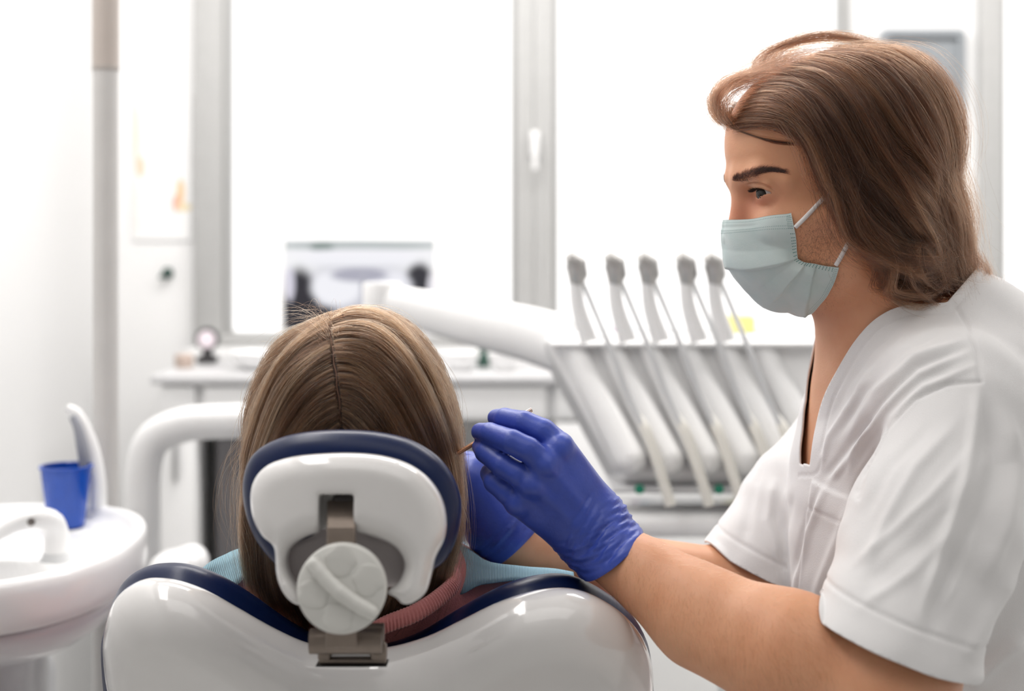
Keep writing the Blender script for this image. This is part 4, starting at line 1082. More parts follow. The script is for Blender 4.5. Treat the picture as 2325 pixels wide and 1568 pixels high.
for _ in range(60):                                             # the wired top edge stays straight
    sm = Vm.copy(); sm[:, 1:-1] = .25 * Vm[:, :-2] + .5 * Vm[:, 1:-1] + .25 * Vm[:, 2:]
    wr_ = np.clip(1 - np.arange(160) / 40, 0, 1)[:, None, None] * np.where(np.abs(np.abs(ths) - .5) < .42, 1, 0)[None, :, None]
    Vm = Vm * (1 - wr_) + sm * wr_
M_dot = mat('stitch_teal', (.20, .36, .36), .8)
M_dotd = mat('stitch_green', (.06, .24, .22), .8)
Nf = np.cross(np.gradient(Vm, axis=1), np.gradient(Vm, axis=0)); Nf /= np.linalg.norm(Nf, axis=2)[..., None] + 1e-12
if (Nf[80, 70] @ hf) < 0: Nf = -Nf
mm = MB(); n0 = 160 * NS
mm.add(Vm.reshape(-1, 3), Fs.tolist()); mm.add((Vm - Nf * .0008).reshape(-1, 3), Fs[:, ::-1].tolist())
rim = [j for j in range(NS)] + [(i + 1) * NS - 1 for i in range(1, 160)] + [159 * NS + j for j in range(NS - 2, -1, -1)] + [i * NS for i in range(158, 0, -1)]
mm.F += [(rim[k], rim[(k + 1) % len(rim)], rim[(k + 1) % len(rim)] + n0, rim[k] + n0) for k in range(len(rim))]
nb1 = len(mm.F)
def at_mask(t, u):
    i = np.clip(t * 159, 0, 158.99); j = np.clip((u + 1) / 2 * (NS - 1), 0, NS - 1.01); i0, j0 = int(i), int(j); a, b2 = i - i0, j - j0
    f = lambda A_: A_[i0, j0] * (1 - a) * (1 - b2) + A_[i0 + 1, j0] * a * (1 - b2) + A_[i0, j0 + 1] * (1 - a) * b2 + A_[i0 + 1, j0 + 1] * a * b2
    n = nrm(f(Nf)); return f(Vm) + n * .00012, n
def dots(lst, r):
    for t, u in lst:
        c, n = at_mask(t, u); a = nrm(np.cross(n, [0, 0, 1.])); bz = np.cross(n, a)
        mm.add([c + (a * math.cos(k) + bz * math.sin(k)) * r for k in np.linspace(0, 2 * math.pi, 6, endpoint=False)] + [c + n * .0001], [(k, (k + 1) % 6, 6) for k in range(6)])
lst = []
for t in (.022, .078, .094): lst += [(t, u) for u in np.linspace(-.97, .97, 96)]
for t in (.955, .972, .985): lst += [(t, u) for u in np.linspace(-.97, .97, 90)]
for a in range(5):
    for b2 in range(7): lst.append((.022 + b2 * .0115, .930 + a * .0120 + .006 * (b2 % 2)))
dots(lst, .00036); nb2 = len(mm.F)
lst = []
for t in np.linspace(.13, .93, 22): lst += [(t, u * s) for u in (.945, .963, .981) for s in (1, -1)]
dots(lst, .00048)
fm = mesh('face_mask', np.array(mm.V), mm.F, mk, dn)
fm.data.materials.append(M_dot); fm.data.materials.append(M_dotd)
mi = np.zeros(len(mm.F), np.int32); mi[nb1:nb2] = 1; mi[nb2:] = 2
fm.data.polygons.foreach_set('material_index', mi)
# ear loops: straight elastic from the mask corners to behind the ear
M_el = mat('elastic_white', (.82, .80, .80), .7, bump=.3, bscale=900)
for s in (1, -1):
    for pts in ([(1800, 516, 118), (1830, 487, 130), (1868, 450, 148), (1902, 414, 166), (1935, 400, 178), (1960, 415, 182)], [(1893, 602, 128), (1912, 568, 138), (1934, 530, 158), (1952, 498, 176), (1966, 465, 182), (1960, 415, 182)]):
        c = np.array([hdp(*p) for p in pts])
        if s < 0: c = c - 2 * ((c - HO) @ hl)[:, None] * hl
        c = crv(c, 40); d = B.ev(c, _hi)
        c[:, 1] -= s * np.clip(.0022 - d, 0, .03)
        for _ in range(6): c[1:-1, 1] = .25 * c[:-2, 1] + .5 * c[1:-1, 1] + .25 * c[2:, 1]
        MB().tube(c, .0021, 10).build('ear_loop', M_el, fm)

# ---- tunic
M_cloth = mat('tunic_white', (.80, .79, .79), .8, bump=.35, bscale=1400, sheen=.15)
TS = Sdf()
TS.u(ell(W(2122, 1060, 1.42), (.130, .163, .20)), .05)
TS.u(ell(W(2112, 1330, 1.425), (.133, .152, .24)), .06)
TS.u(rc(W(2165, 925, 1.262), W(2035, 925, 1.565), .071, .071), .05)
TS.u(rc(W(2105, 760, 1.40), W(2150, 900, 1.42), .066, .10), .05)
TS.u(ell(W(2260, 880, 1.42), (.085, .15, .085)), .05)
TS.u(ell(W(2150, 1600, 1.43), (.142, .168, .15)), .05)
SL = Sdf()
hem_n = W(2026, 1462, 1.135)
SL.u(rcf(W(2192, 950, 1.24), W(2122, 1200, 1.185), .061, .0655, (0, 1, 0), .97), .03).u(rcf(W(2122, 1200, 1.185), W(2010, 1520, 1.125), .0655, .0670, (0, 1, 0), .95), .03)
FL = Sdf()
FL.u(rc(W(1990, 935, 1.575), W(1830, 1150, 1.545), .066, .062), .03).u(rc(W(1830, 1150, 1.545), W(1660, 1360, 1.50), .062, .060), .03)
TS.u(Off(SL, 0), .006); TS.u(Off(FL, 0), .016)
lo, hi = np.array([.12, 1.03, .62]), np.array([.62, 1.74, 1.17])
V, Q = nets(TS, lo, hi, .0023); V = relax(V, Q, 3, .5)
Nn = vnorm(V, Q)
folds = [  # drag lines from the shoulder to the chest
    ([(2150, 735), (2050, 770), (1970, 850), (1915, 960)], .0030, 9), ([(2190, 770), (2080, 810), (1990, 890), (1930, 990)], .0036, 11), ([(2200, 800), (2090, 850), (2010, 930), (1950, 1020), (1925, 1080)], .0036, 11),
    ([(2140, 750), (2040, 800), (1960, 890), (1905, 990)], -.0030, 8), ([(2190, 790), (2080, 832), (2000, 915), (1940, 1005)], -.0030, 8), ([(2215, 830), (2100, 880), (2030, 950), (1985, 1040), (1960, 1100)], .0030, 10),
    ([(1990, 960), (1930, 1040), (1885, 1090)], .0028, 9), ([(1965, 960), (1905, 1040), (1870, 1085)], -.0025, 9), ([(1940, 900), (1885, 990), (1862, 1060)], .0024, 8), ([(2000, 1010), (1955, 1080), (1935, 1130)], -.003, 9),
    # sleeve
    ([(2222, 870), (2215, 960), (2190, 1100), (2140, 1250), (2090, 1400)], .0035, 16), ([(2240, 900), (2260, 1050), (2220, 1200), (2150, 1330), (2110, 1450)], -.0042, 26), ([(2275, 920), (2310, 1050), (2290, 1180), (2230, 1330)], .0045, 22),
    ([(2170, 960), (2080, 1060), (2010, 1180), (1960, 1300)], .0020, 16), ([(2120, 960), (2020, 1060), (1955, 1180)], -.0018, 18), ([(2205, 1020), (2110, 1130), (1990, 1240), (1930, 1290)], .0016, 14), ([(2185, 1130), (2090, 1230), (1960, 1330)], -.0012, 20), ([(2165, 1200), (2070, 1300), (1950, 1380)], .0014, 15),
    ([(2230, 1180), (2180, 1300), (2130, 1400)], .0025, 14),
    # chest under the pocket
    ([(1880, 1100), (1840, 1200), (1815, 1300), (1800, 1390)], .0028, 10), ([(1860, 1110), (1825, 1210), (1803, 1310)], -.0026, 9), ([(1930, 1150), (1890, 1260), (1850, 1370)], .0022, 12),
    ([(1760, 1080), (1745, 1180), (1775, 1290)], .003, 14), ([(1720, 1060), (1700, 1150), (1690, 1230)], -.002, 16), ([(1800, 1120), (1780, 1200), (1778, 1300)], -.003, 12),
    ([(2300, 1300), (2240, 1400), (2190, 1500)], .004, 20), ([(2325, 1440), (2260, 1500), (2200, 1560)], .006, 22)]
folds = [(p_l, a_ * 1.15, w_ * .85) for p_l, a_, w_ in folds]
V = ridges(V, Nn, folds)
# broad cloth undulation
V = V + Nn * (.0011 * np.sin(V[:, 0] * 95 + 2.1 * np.sin(V[:, 2] * 40)) * np.sin(V[:, 2] * 70 + V[:, 1] * 30))[:, None]
p_ = face_px(V); near = Nn[:, 1] < .1
def inpoly(p_, poly):
    ins = np.zeros(len(p_), bool); P = np.array(poly, float)
    for i in range(len(P)):
        a, b2 = P[i], P[(i + 1) % len(P)]
        c = (a[1] > p_[:, 1]) != (b2[1] > p_[:, 1]); ins ^= c & (p_[:, 0] < (b2[0] - a[0]) * (p_[:, 1] - a[1]) / (b2[1] - a[1] + 1e-9) + a[0])
    return ins
def polyd(p_, poly, closed=True):
    P = np.array(poly, float); best = np.full(len(p_), 1e9)
    for i in range(len(P) - (0 if closed else 1)):
        a, b2 = P[i], P[(i + 1) % len(P)]; ab = b2 - a; t = np.clip((p_ - a) @ ab / (ab @ ab), 0, 1); best = np.minimum(best, np.linalg.norm(p_ - a - t[:, None] * ab, axis=1))
    return best
pocket = [(1843, 1086), (1890, 1112), (1943, 1134), (1930, 1200), (1900, 1300), (1868, 1420), (1806, 1405), (1818, 1290), (1830, 1180)]
d_ = np.where(inpoly(p_, pocket), polyd(p_, pocket), -polyd(p_, pocket))
onch = near & (V[:, 1] > 1.24)
V = V + Nn * (onch * .0022 * np.clip(d_ / 5, 0, 1))[:, None]
V = V + Nn * (onch * (d_ > 0) * -.0010 * np.exp(-(polyd(p_, [(1836, 1152), (1880, 1172), (1930, 1192)], False) / 4) ** 2))[:, None]
# seams: shoulder seam, armhole, hem band
V = V + Nn * (near * -.0016 * np.exp(-(polyd(p_, [(2165, 688), (2195, 735), (2218, 800), (2226, 862)], False) / 4) ** 2))[:, None]
V = V + Nn * (near * -.0020 * np.exp(-(polyd(p_, [(2226, 866), (2150, 872), (2075, 905), (2010, 975), (1968, 1060), (1948, 1130)], False) / 5) ** 2))[:, None]
hemA, hemB = W(1850, 1398, 1.13), W(2197, 1528, 1.13)
hn = nrm(np.array([-(hemB - hemA)[2], 0, (hemB - hemA)[0]])); hn = hn if hn[2] < 0 else -hn     # pointing out of the sleeve
fA, fB = W(1608, 1236, 1.50), W(1784, 1322, 1.50)
fn = nrm(np.array([-(fB - fA)[2], 0, (fB - fA)[0]])); fn = fn if fn[2] < 0 else -fn
sl_d, fl_d = SL(V), FL(V)
gh = (hemA - V) @ hn; gf = (fA - V) @ fn
isl = (sl_d < .006) & (V[:, 1] < 1.225); ifl = (fl_d < .006) & (V[:, 1] > 1.44) & (V[:, 0] < .42)
V = V + Nn * (isl * -.0014 * np.exp(-((gh - .027) / .0018) ** 2) + ifl * -.0012 * np.exp(-((gf - .02) / .002) ** 2))[:, None]
# cut: sleeves, bottom edge, neck opening
g = np.full(len(V), 1.0)
g = np.where(isl, np.minimum(g, gh), g); g = np.where(ifl, np.minimum(g, gf), g)
inner_n = (SL(V) > .006)
sel = (V[:, 2] > .85) & (V[:, 1] > 1.1)
ib = B.near(W(2050, 880, 1.38), .26); Vs = V[sel]
for _ in range(3):
    d = B.ev(Vs, ib); gr = np.stack([B.ev(Vs + np.eye(3)[i] * 6e-4, ib) - d for i in range(3)], 1); gr /= np.linalg.norm(gr, axis=1)[:, None] + 1e-9
    Vs = Vs + gr * np.clip(.0045 - d, 0, .012)[:, None]
V[sel] = Vs
# neckline: V opening around the throat
zv0, zv1 = W(1838, 1056, 1.395)[2], W(2050, 700, 1.4)[2]
ymid = 1.402
tz = np.clip((V[:, 2] - zv0) / (zv1 - zv0), -.2, 1.2)
wv = np.interp(tz, [-.2, 0, .25, .5, .75, 1.0, 1.2], [-.02, 0, .017, .034, .044, .050, .055])
gv = np.abs(V[:, 1] - ymid) - wv
behind = V[:, 0] - (W(2120, 700, 1.4)[0])
gn = np.maximum(gv, behind)
nk = rc(hd(1942, 560), W(2032, 840, 1.40), .0600, .0640)
gn = np.minimum(gn, nk(V))
nline = [(1838, 1056), (1848, 985), (1868, 905), (1900, 840), (1942, 772), (1990, 722), (2050, 694), (2150, 686)]
ncut = crv(np.array(nline, float), 60).tolist() + [(2260, 560), (1640, 560), (1640, 1056)]
pn = face_px(V); dn_ = polyd(pn, ncut) * np.where(inpoly(pn, ncut), -1, 1) * .00042
gn = np.where(V[:, 1] < ymid, np.where(pn[:, 1] > 1056, .02, dn_), gn)
V = V + Nn * ((V[:, 1] < ymid) * (V[:, 2] > .96) * -.0011 * np.exp(-((dn_ - .0095) / .0012) ** 2))[:, None]      # stitched edge of the collar
V, Fs = clip(V, Q, np.minimum(g, np.clip(gn, -.5, .5)))
tun = mesh('tunic', V, Fs, M_cloth, dn)
so = tun.modifiers.new('cloth', 'SOLIDIFY'); so.thickness = .0022; so.offset = -1
# trousers and stool below the frame
TR = Sdf(); TR.u(ell(W(2150, 1600, 1.43) - [0, 0, .06], (.138, .168, .15)), .04)
for s, y in ((-1, 1.33), (1, 1.56)):
    hip = np.array([.40, y, .60]); kn = np.array([.02 if s > 0 else .10, y + s * .04, .52]); an = kn + [.06, 0, -.36]
    TR.u(rc(hip, kn, .098, .070), .04); TR.u(rc(kn, an, .068, .058), .02)
V, Q = nets(TR, np.array([-.12, 1.1, .08]), np.array([.66, 1.8, .86]), .008); V = relax(V, Q, 2)
V, Fs = clip(V, Q, np.minimum(V[:, 2] - .13, .80 - V[:, 2])); mesh('trousers', V, Fs, M_cloth, dn)
st_ = empty('stool', (.44, 1.44, 0), 'white dentist stool under the seated person', 'stool')
MB().lathe([(.01, .0), (.17, .005), (.19, .03), (.18, .06), (.02, .07)], (.44, 1.44, .43), n=40).build('seat', M_navy, st_)
MB().lathe([(.025, 0), (.025, .34)], (.44, 1.44, .09), n=20).build('gas_lift', mat('brushed_steel', (.5, .5, .5)), st_)
for k in range(5):
    a = k * 2 * math.pi / 5; e = np.array([.44 + .26 * math.cos(a), 1.44 + .26 * math.sin(a), .06])
    lg = MB().tube([(.44, 1.44, .09), e], [.022, .014], 10).build('leg', M_unit, st_)
    MB().lathe([(.006, -.011), (.025, -.011), (.025, .011), (.006, .011)], e - [0, 0, .035], (math.sin(a), -math.cos(a), 0), 18).build('caster', M_dark, lg)
# ================================================================== the patient
pt = empty('person', (W(820, 0, 1.4)[0], 1.6, 0), 'reclining person with long straight brown hair under a pale blue bib in the dental chair', 'person')
PB = Sdf()
pc_ = W(800, 955, 1.305); sP = 1.305 / F
PR = np.array([[1, 0, 0], [0, math.cos(.5), -math.sin(.5)], [0, math.sin(.5), math.cos(.5)]])
PB.u(ell(pc_, (.080, .092, .098)), .01)
PB.u(ell(pc_ + [0, .055, -.035], (.062, .060, .085)), .03)                 # face, turned up and away
PB.u(rc(pc_ + [0, .105, .005], pc_ + [0, .135, -.015], .010, .014), .012)  # nose
PB.u(sph(pc_ + [0, .095, -.095], .022), .03)
PB.u(rc(pc_ + [-.02, .122, -.045], pc_ + [.02, .122, -.045], .008, .008), .008)
for s in (-1, 1):
    PB.d(sph(pc_ + [s * .032, .118, .022], .016), .012); PB.u(sph(pc_ + [s * .032, .096, .022], .013), .004)
    PB.u(ell(pc_ + [s * .080, .02, -.02], (.008, .02, .028)), .008)
shl = W(840, 1385, 1.40); pel = np.array([W(855, 0, 1.74)[0], 1.76, .62])
PB.u(rc(pc_ + [0, .02, -.07], shl + [0, .01, .01], .052, .055), .03)
for s in (-1, 1):
    so_ = shl + [s * .135, .015, -.035]
    PB.u(rc(shl + [0, .01, -.03], so_, .058, .050), .03)
    el = np.array([so_[0] + s * .05, 1.66, .60]); wr = np.array([pel[0] + s * .09, 1.86, .70])
    PB.u(rc(so_, el, .048, .038), .02); PB.u(rc(el, wr, .038, .026), .02)
    PB.u(rc(wr, wr + [-s * .05, .06, .01], .026, .022), .01)
    for k in range(4):
        b0 = wr + [-s * .05, .06, .01] + np.array([s * (.018 - k * .013), .015 + .006 * (k in (1, 2)), -.002])
        PB.u(rc(b0, b0 + [-s * .03, .045, -.014], .0085, .0068), .005)
    PB.u(rc(wr + [-s * .02, .02, .012], wr + [-s * .01, .085, .012], .011, .008), .008)
    hip = pel + [s * .085, .02, 0]; kn = pel + [s * .10, .46, .02]; an = pel + [s * .09, .92, -.06]
    PB.u(rc(hip, kn, .082, .056), .04); PB.u(rc(kn, an, .056, .036), .02)
    PB.u(rc(an, an + [0, .05, .12], .032, .026), .02)
ax_t = nrm(pel - shl)
PB.u(rcf(shl + ax_t * .05, pel, .135, .140, nrm(np.array([0, ax_t[2], -ax_t[1]])), .66), .05)
V, Q = nets(PB, *bb(pc_, pel + [0, 1.05, 0], shl + [-.3, 0, 0], shl + [.3, 0, 0], pad=.2), .006)
V = relax(V, Q, 2)
M_skin2 = bpy.data.materials.new('skin_fair'); M_skin2.use_nodes = True; skin_nodes(M_skin2, (.70, .45, .35), (.66, .39, .29))
pb = mesh('body', V, Q, M_skin2, pt); set_tint(pb, np.zeros((len(V), 3)))
# sweater
M_knit = bpy.data.materials.new('pink_knit'); M_knit.use_nodes = True; nt = M_knit.node_tree; b = nt.nodes['Principled BSDF']
b.inputs['Base Color'].default_value = (.60, .22, .21, 1); b.inputs['Roughness'].default_value = .9; b.inputs['Sheen Weight'].default_value = .3
tc = nt.nodes.new('ShaderNodeTexCoord'); n = nt.nodes.new('ShaderNodeTexNoise'); n.inputs['Scale'].default_value = 600; nt.links.new(tc.outputs['Object'], n.inputs['Vector'])
bp = nt.nodes.new('ShaderNodeBump'); bp.inputs['Strength'].default_value = .6; bp.inputs['Distance'].default_value = .001; nt.links.new(n.outputs['Fac'], bp.inputs['Height']); nt.links.new(bp.outputs['Normal'], b.inputs['Normal'])
SW = Sdf()
for s in (-1, 1):
    so_ = shl + [s * .135, .015, -.035]; el = np.array([so_[0] + s * .05, 1.66, .60]); wr = np.array([pel[0] + s * .09, 1.86, .70])
    SW.u(rc(shl + [0, .01, -.03], so_, .060, .056), .03); SW.u(rc(so_, el, .058, .048), .02); SW.u(rc(el, wr, .048, .036), .02)
SW.u(rcf(shl + ax_t * .05, pel, .144, .150, nrm(np.array([0, ax_t[2], -ax_t[1]])), .68), .05)
V, Q = nets(SW, *bb(pel, shl + [-.3, 0, 0], shl + [.3, 0, 0], pad=.25), .006); V = relax(V, Q, 2)
nkp = rc(pc_ + [0, .02, -.07], shl + [0, .01, .0], .062, .066)
g = np.minimum(nkp(V), np.minimum(pel[1] + .10 - V[:, 1], np.where(V[:, 2] > .66, 1, 1)))
for s in (-1, 1):
    wr = np.array([pel[0] + s * .09, 1.86, .70]); el = np.array([shl[0] + s * .185, 1.66, .60]); ax_ = nrm(wr - el)
    far = np.linalg.norm(V - wr, axis=1) < .07
    g = np.where(far, np.minimum(g, (wr - V) @ ax_ - .01), g)
V, Fs = clip(V, Q, g); swt = mesh('sweater', V, Fs, M_knit, pt); swt.modifiers.new('knit', 'SOLIDIFY').thickness = .003
# ribbed collar: a band of ribs around the neck
path = crv(np.array([W(*p) for p in [(742, 1475, 1.275), (800, 1458, 1.265), (870, 1420, 1.258), (945, 1390, 1.262), (1002, 1352, 1.285), (1030, 1322, 1.31), (1025, 1290, 1.35), (960, 1262, 1.40), (850, 1250, 1.42), (740, 1262, 1.40), (672, 1320, 1.37), (655, 1400, 1.33), (685, 1460, 1.295)]]), 640, True)
cen = path.mean(0); V = []; m_ = 10; nP = len(path)
tg = np.roll(path, -1, 0) - np.roll(path, 1, 0); tg /= np.linalg.norm(tg, axis=1)[:, None]
upn = nrm(np.array([0, -.45, .89]))
for i in range(nP):
    outw = np.cross(tg[i], upn); outw = nrm(outw); outw = outw if outw @ (path[i] - cen) > 0 else -outw
    for k in range(m_):
        a = 2 * math.pi * k / m_; r1, r2 = .0045 + (.0011 if i % 4 < 2 else -.0009), .0085
        V.append(path[i] + outw * r1 * math.cos(a) + (upn * .85 - outw * .35) * r2 * math.sin(a))
Fs = [(i * m_ + k, i * m_ + (k + 1) % m_, ((i + 1) % nP) * m_ + (k + 1) % m_, ((i + 1) % nP) * m_ + k) for i in range(nP) for k in range(m_)]
mesh('collar', V, Fs, M_knit, swt)
M_jean = mat('dark_trousers', (.05, .06, .09), .85, var=.1)
TR2 = Sdf(); TR2.u(rcf(pel - ax_t * .08, pel + ax_t * .02, .15, .152, nrm(np.array([0, ax_t[2], -ax_t[1]])), .70), .04)
for s in (-1, 1):
    hip = pel + [s * .085, .02, 0]; kn = pel + [s * .10, .46, .02]; an = pel + [s * .09, .90, -.055]
    TR2.u(rc(hip, kn, .092, .066), .04); TR2.u(rc(kn, an, .066, .05), .02)
V, Q = nets(TR2, *bb(pel, pel + [0, 1.0, 0], pad=.3), .009); V = relax(V, Q, 2); V, Fs = clip(V, Q, pel[1] + .90 - V[:, 1]); mesh('trousers', V, Fs, M_jean, pt)
for s in (-1, 1):
    an = pel + [s * .09, .92, -.06]; SH_ = Sdf().u(rc(an - [0, .05, 0], an, .048, .046), .02).u(rc(an, an + [0, .055, .13], .044, .036), .03)
    sdfmesh('shoe', SH_, *bb(an, an + [0, .055, .13], pad=.12), .007, mat('shoe_grey', (.16, .16, .17), .7, var=.1), pt, 2, False)
# bib: a thin quilted sheet lying over the shoulders and chest
M_bib = bpy.data.materials.new('bib_blue'); M_bib.use_nodes = True; nt = M_bib.node_tree; b = nt.nodes['Principled BSDF']; L = nt.links.new
b.inputs['Roughness'].default_value = .7
tc = nt.nodes.new('ShaderNodeTexCoord'); wv_ = nt.nodes.new('ShaderNodeTexWave'); wv_.wave_type = 'BANDS'; wv_.bands_direction = 'X'; wv_.inputs['Scale'].default_value = 210; wv_.inputs['Distortion'].default_value = .3
L(tc.outputs['Object'], wv_.inputs['Vector'])
r = nt.nodes.new('ShaderNodeValToRGB'); r.color_ramp.elements[0].color = (.36, .64, .78, 1); r.color_ramp.elements[1].color = (.52, .77, .87, 1); L(wv_.outputs['Fac'], r.inputs['Fac']); L(r.outputs['Color'], b.inputs['Base Color'])
bp = nt.nodes.new('ShaderNodeBump'); bp.inputs['Strength'].default_value = .5; bp.inputs['Distance'].default_value = .0008; L(wv_.outputs['Fac'], bp.inputs['Height']); L(bp.outputs['Normal'], b.inputs['Normal'])
tl = nt.nodes.new('ShaderNodeBsdfTranslucent'); tl.inputs['Color'].default_value = (.3, .62, .76, 1); ms = nt.nodes.new('ShaderNodeMixShader'); ms.inputs[0].default_value = .3
L(b.outputs[0], ms.inputs[1]); L(tl.outputs[0], ms.inputs[2]); L(ms.outputs[0], nt.nodes['Material Output'].inputs[0])
topE = np.array([W(*p) for p in [(448, 1302, 1.315), (470, 1283, 1.335), (505, 1262, 1.36), (552, 1240, 1.385), (640, 1236, 1.42), (760, 1246, 1.45), (860, 1248, 1.46), (960, 1236, 1.44), (1030, 1232, 1.41), (1062, 1250, 1.39), (1110, 1276, 1.37), (1180, 1281, 1.365), (1250, 1287, 1.36), (1302, 1300, 1.345)]])
topE = crv(topE, 140)
rows = []
for j, t in enumerate(np.linspace(0, 1, 46)):
    rr = topE + np.outer(np.ones(140), [0, .40, -.14]) * t
    rr[:, 2] += .030 * math.sin(math.pi * min(1, t * 1.6)) * np.exp(-((np.linspace(-1, 1, 140)) / .6) ** 2) + .0035 * np.sin(np.linspace(0, 26, 140) + 3 * t) * (.4 + t) - .05 * t * np.abs(np.linspace(-1, 1, 140)) ** 3
    rows.append(rr)
flap = []
for t in (1, .75, .5, .25):                                     # edge folded down toward the collar
    rr = topE.copy(); k = np.exp(-((np.linspace(0, 1, 140) - .69) / .09) ** 2)
    k = k + .8 * np.exp(-((np.linspace(0, 1, 140) - .13) / .07) ** 2)
    rr += np.outer(.020 + .050 * k, [.06, -.88, -.52]) * t; flap.append(rr)
V = np.vstack(flap + rows); nr = len(flap) + len(rows)
Fs = np.array([(i * 140 + j, i * 140 + j + 1, (i + 1) * 140 + j + 1, (i + 1) * 140 + j) for i in range(nr - 1) for j in range(139)])
bib = mesh('dental_bib', V, Fs, M_bib); tag(bib, 'pale blue ribbed paper bib spread over the reclining person', 'bib')
bib.modifiers.new('paper', 'SOLIDIFY').thickness = .0009
# ================================================================== hair
def hair_mat(name, col, rough=.32, rad=.35, var=.25, light=(1.3, 1.3, 1.3)):
    m = bpy.data.materials.new(name); m.use_nodes = True; nt = m.node_tree
    for n in list(nt.nodes):
        if n.type == 'BSDF_PRINCIPLED': nt.nodes.remove(n)
    h = nt.nodes.new('ShaderNodeBsdfHairPrincipled'); h.parametrization = 'COLOR'
    h.inputs['Roughness'].default_value = rough; h.inputs['Radial Roughness'].default_value = rad; h.inputs['Coat'].default_value = .15; h.inputs['IOR'].default_value = 1.5
    hi = nt.nodes.new('ShaderNodeAttribute'); hi.attribute_name = 'tone'; r = nt.nodes.new('ShaderNodeValToRGB')
    r.color_ramp.elements[0].color = (*[c * (1 - var) for c in col], 1); r.color_ramp.elements[1].color = (*[c * k for c, k in zip(col, light)], 1)
    e = r.color_ramp.elements.new(.5); e.color = (*col, 1)
    nt.links.new(hi.outputs['Fac'], r.inputs['Fac']); nt.links.new(r.outputs['Color'], h.inputs['Color'])
    nt.links.new(h.outputs[0], nt.nodes['Material Output'].inputs[0]); return m
def strands(name, P, r0, r1, m, parent):
    """P: (n strands, n points, 3), or (P, tone per strand) -> one hair curves object"""
    tone = None
    if isinstance(P, tuple): P, tone = P
    P = np.asarray(P, float); N, n, _ = P.shape
    c = bpy.data.hair_curves.new(name); c.add_curves([n] * N)
    org = P.reshape(-1, 3).mean(0)
    c.attributes['position'].data.foreach_set('vector', (P - org).astype(np.float32).ravel())
    if 'radius' not in c.attributes: c.attributes.new('radius', 'FLOAT', 'POINT')
    rr = np.tile(np.linspace(1, 0, n) ** .7 * (r0 - r1) + r1, N).reshape(N, n) * rng.uniform(.75, 1.25, (N, 1))
    c.attributes['radius'].data.foreach_set('value', rr.astype(np.float32).ravel())
    if tone is None: tone = rng.uniform(0, 1, N)
    c.attributes.new('tone', 'FLOAT', 'CURVE').data.foreach_set('value', np.asarray(tone, np.float32))
    c.materials.append(m); o = bpy.data.objects.new(name, c); COL.objects.link(o); place(o, parent, org); return o
def pushS(S, idx, X, dmin, it=4):
    X = X.copy(); sh = X.shape; X = X.reshape(-1, 3); dm = np.broadcast_to(dmin, sh[:-1]).reshape(-1)
    for _ in range(it):
        d = S.ev(X, idx); k = d < dm
        if not k.any(): break
        Xk = X[k]; dk = d[k]
        gr = np.stack([S.ev(Xk + np.eye(3)[i] * 6e-4, idx) - dk for i in range(3)], 1); gr /= np.linalg.norm(gr, axis=1)[:, None] + 1e-9
        X[k] = Xk + gr * (dm[k] - dk)[:, None]
    return X.reshape(sh)
def interp_guides(G, v):
    """G (g,n,3) guides ordered by v in 0..1 -> strand curves at v"""
    g = len(G); x = np.clip(v, 0, .9999) * (g - 1); i = x.astype(int); t = (x - i)[:, None, None]
    t = t * t * (3 - 2 * t) * .5 + t * .5
    return G[i] * (1 - t) + G[np.minimum(i + 1, g - 1)] * t
def smooth_noise(n, k, amp):
    """n strands x k pts low frequency offsets"""
    a = rng.normal(0, amp, (n, 4, 3)); x = np.linspace(0, 3, k); i = np.clip(x.astype(int), 0, 2); t = (x - i)[None, :, None]; t = t * t * (3 - 2 * t)
    return a[:, i] * (1 - t) + a[:, i + 1] * t
NP = 22
def grow(G, n, nclump, rad, wander, S, idx, lift, vr=(0, 1), wild=.0012, cut=(.8, 1.02), wave=0.0, tight=.75, stray=.06, root=1.0):
    """n strands in nclump locks along interpolated guides; rad = lock radius at the root, tight = how much it narrows to the tip"""
    s = np.linspace(0, 1, NP)
    vc = np.sort(rng.uniform(*vr, nclump)); CG = interp_guides(G, vc)
    CG = CG + smooth_noise(nclump, NP, 1.0) * (wander * (.15 + s))[None, :, None]
    if wave:
        T = np.gradient(CG, axis=1); T /= np.linalg.norm(T, axis=2)[..., None] + 1e-9
        sd = np.cross(T, [0, -1., 0]); ph = rng.uniform(0, 6.28, (nclump, 1)); fq = rng.uniform(9, 14, (nclump, 1))
        CG = CG + sd * (wave * s ** 1.5 * np.sin(ph + fq * s))[..., None]
    lf = rng.uniform(0, 1, nclump) ** 1.3
    L = lift[0] + (lift[1] - lift[0]) * lf
    CG = pushS(S, idx, CG, L[:, None] * np.clip(s * 5, .15, 1)[None], 3)
    CG[:, 1:-1] = .25 * CG[:, :-2] + .5 * CG[:, 1:-1] + .25 * CG[:, 2:]
    ci = rng.integers(0, nclump, n); rr = rng.normal(0, 1, (n, 1, 3)); st = rng.uniform(size=n) < stray
    w = np.where(st[:, None], .6 + 1.8 * s[None], 1 - tight * s[None] ** 1.2)
    w = w * np.clip(s * 6, root, 1)[None]
    C = CG[ci] + rr * (rad * .55) * w[..., None] + smooth_noise(n, NP, 1.0) * (wild * (.2 + s))[None, :, None] * np.where(st, 2.2, 1)[:, None, None]
    C = pushS(S, idx, C, np.full((n, NP), lift[0] * .6) * np.clip(s * 5, .1, 1)[None], 2)
    cu_ = rng.uniform(*cut, n); out = np.empty_like(C); x = np.linspace(0, 1, NP)
    for i in range(n):
        xs = np.minimum(x * cu_[i], 1)
        for k in range(3): out[i, :, k] = np.interp(xs, x, C[i, :, k])
    tone = rng.uniform(0, 1, nclump)[ci] * .75 + rng.uniform(0, 1, n) * .25
    return out, tone
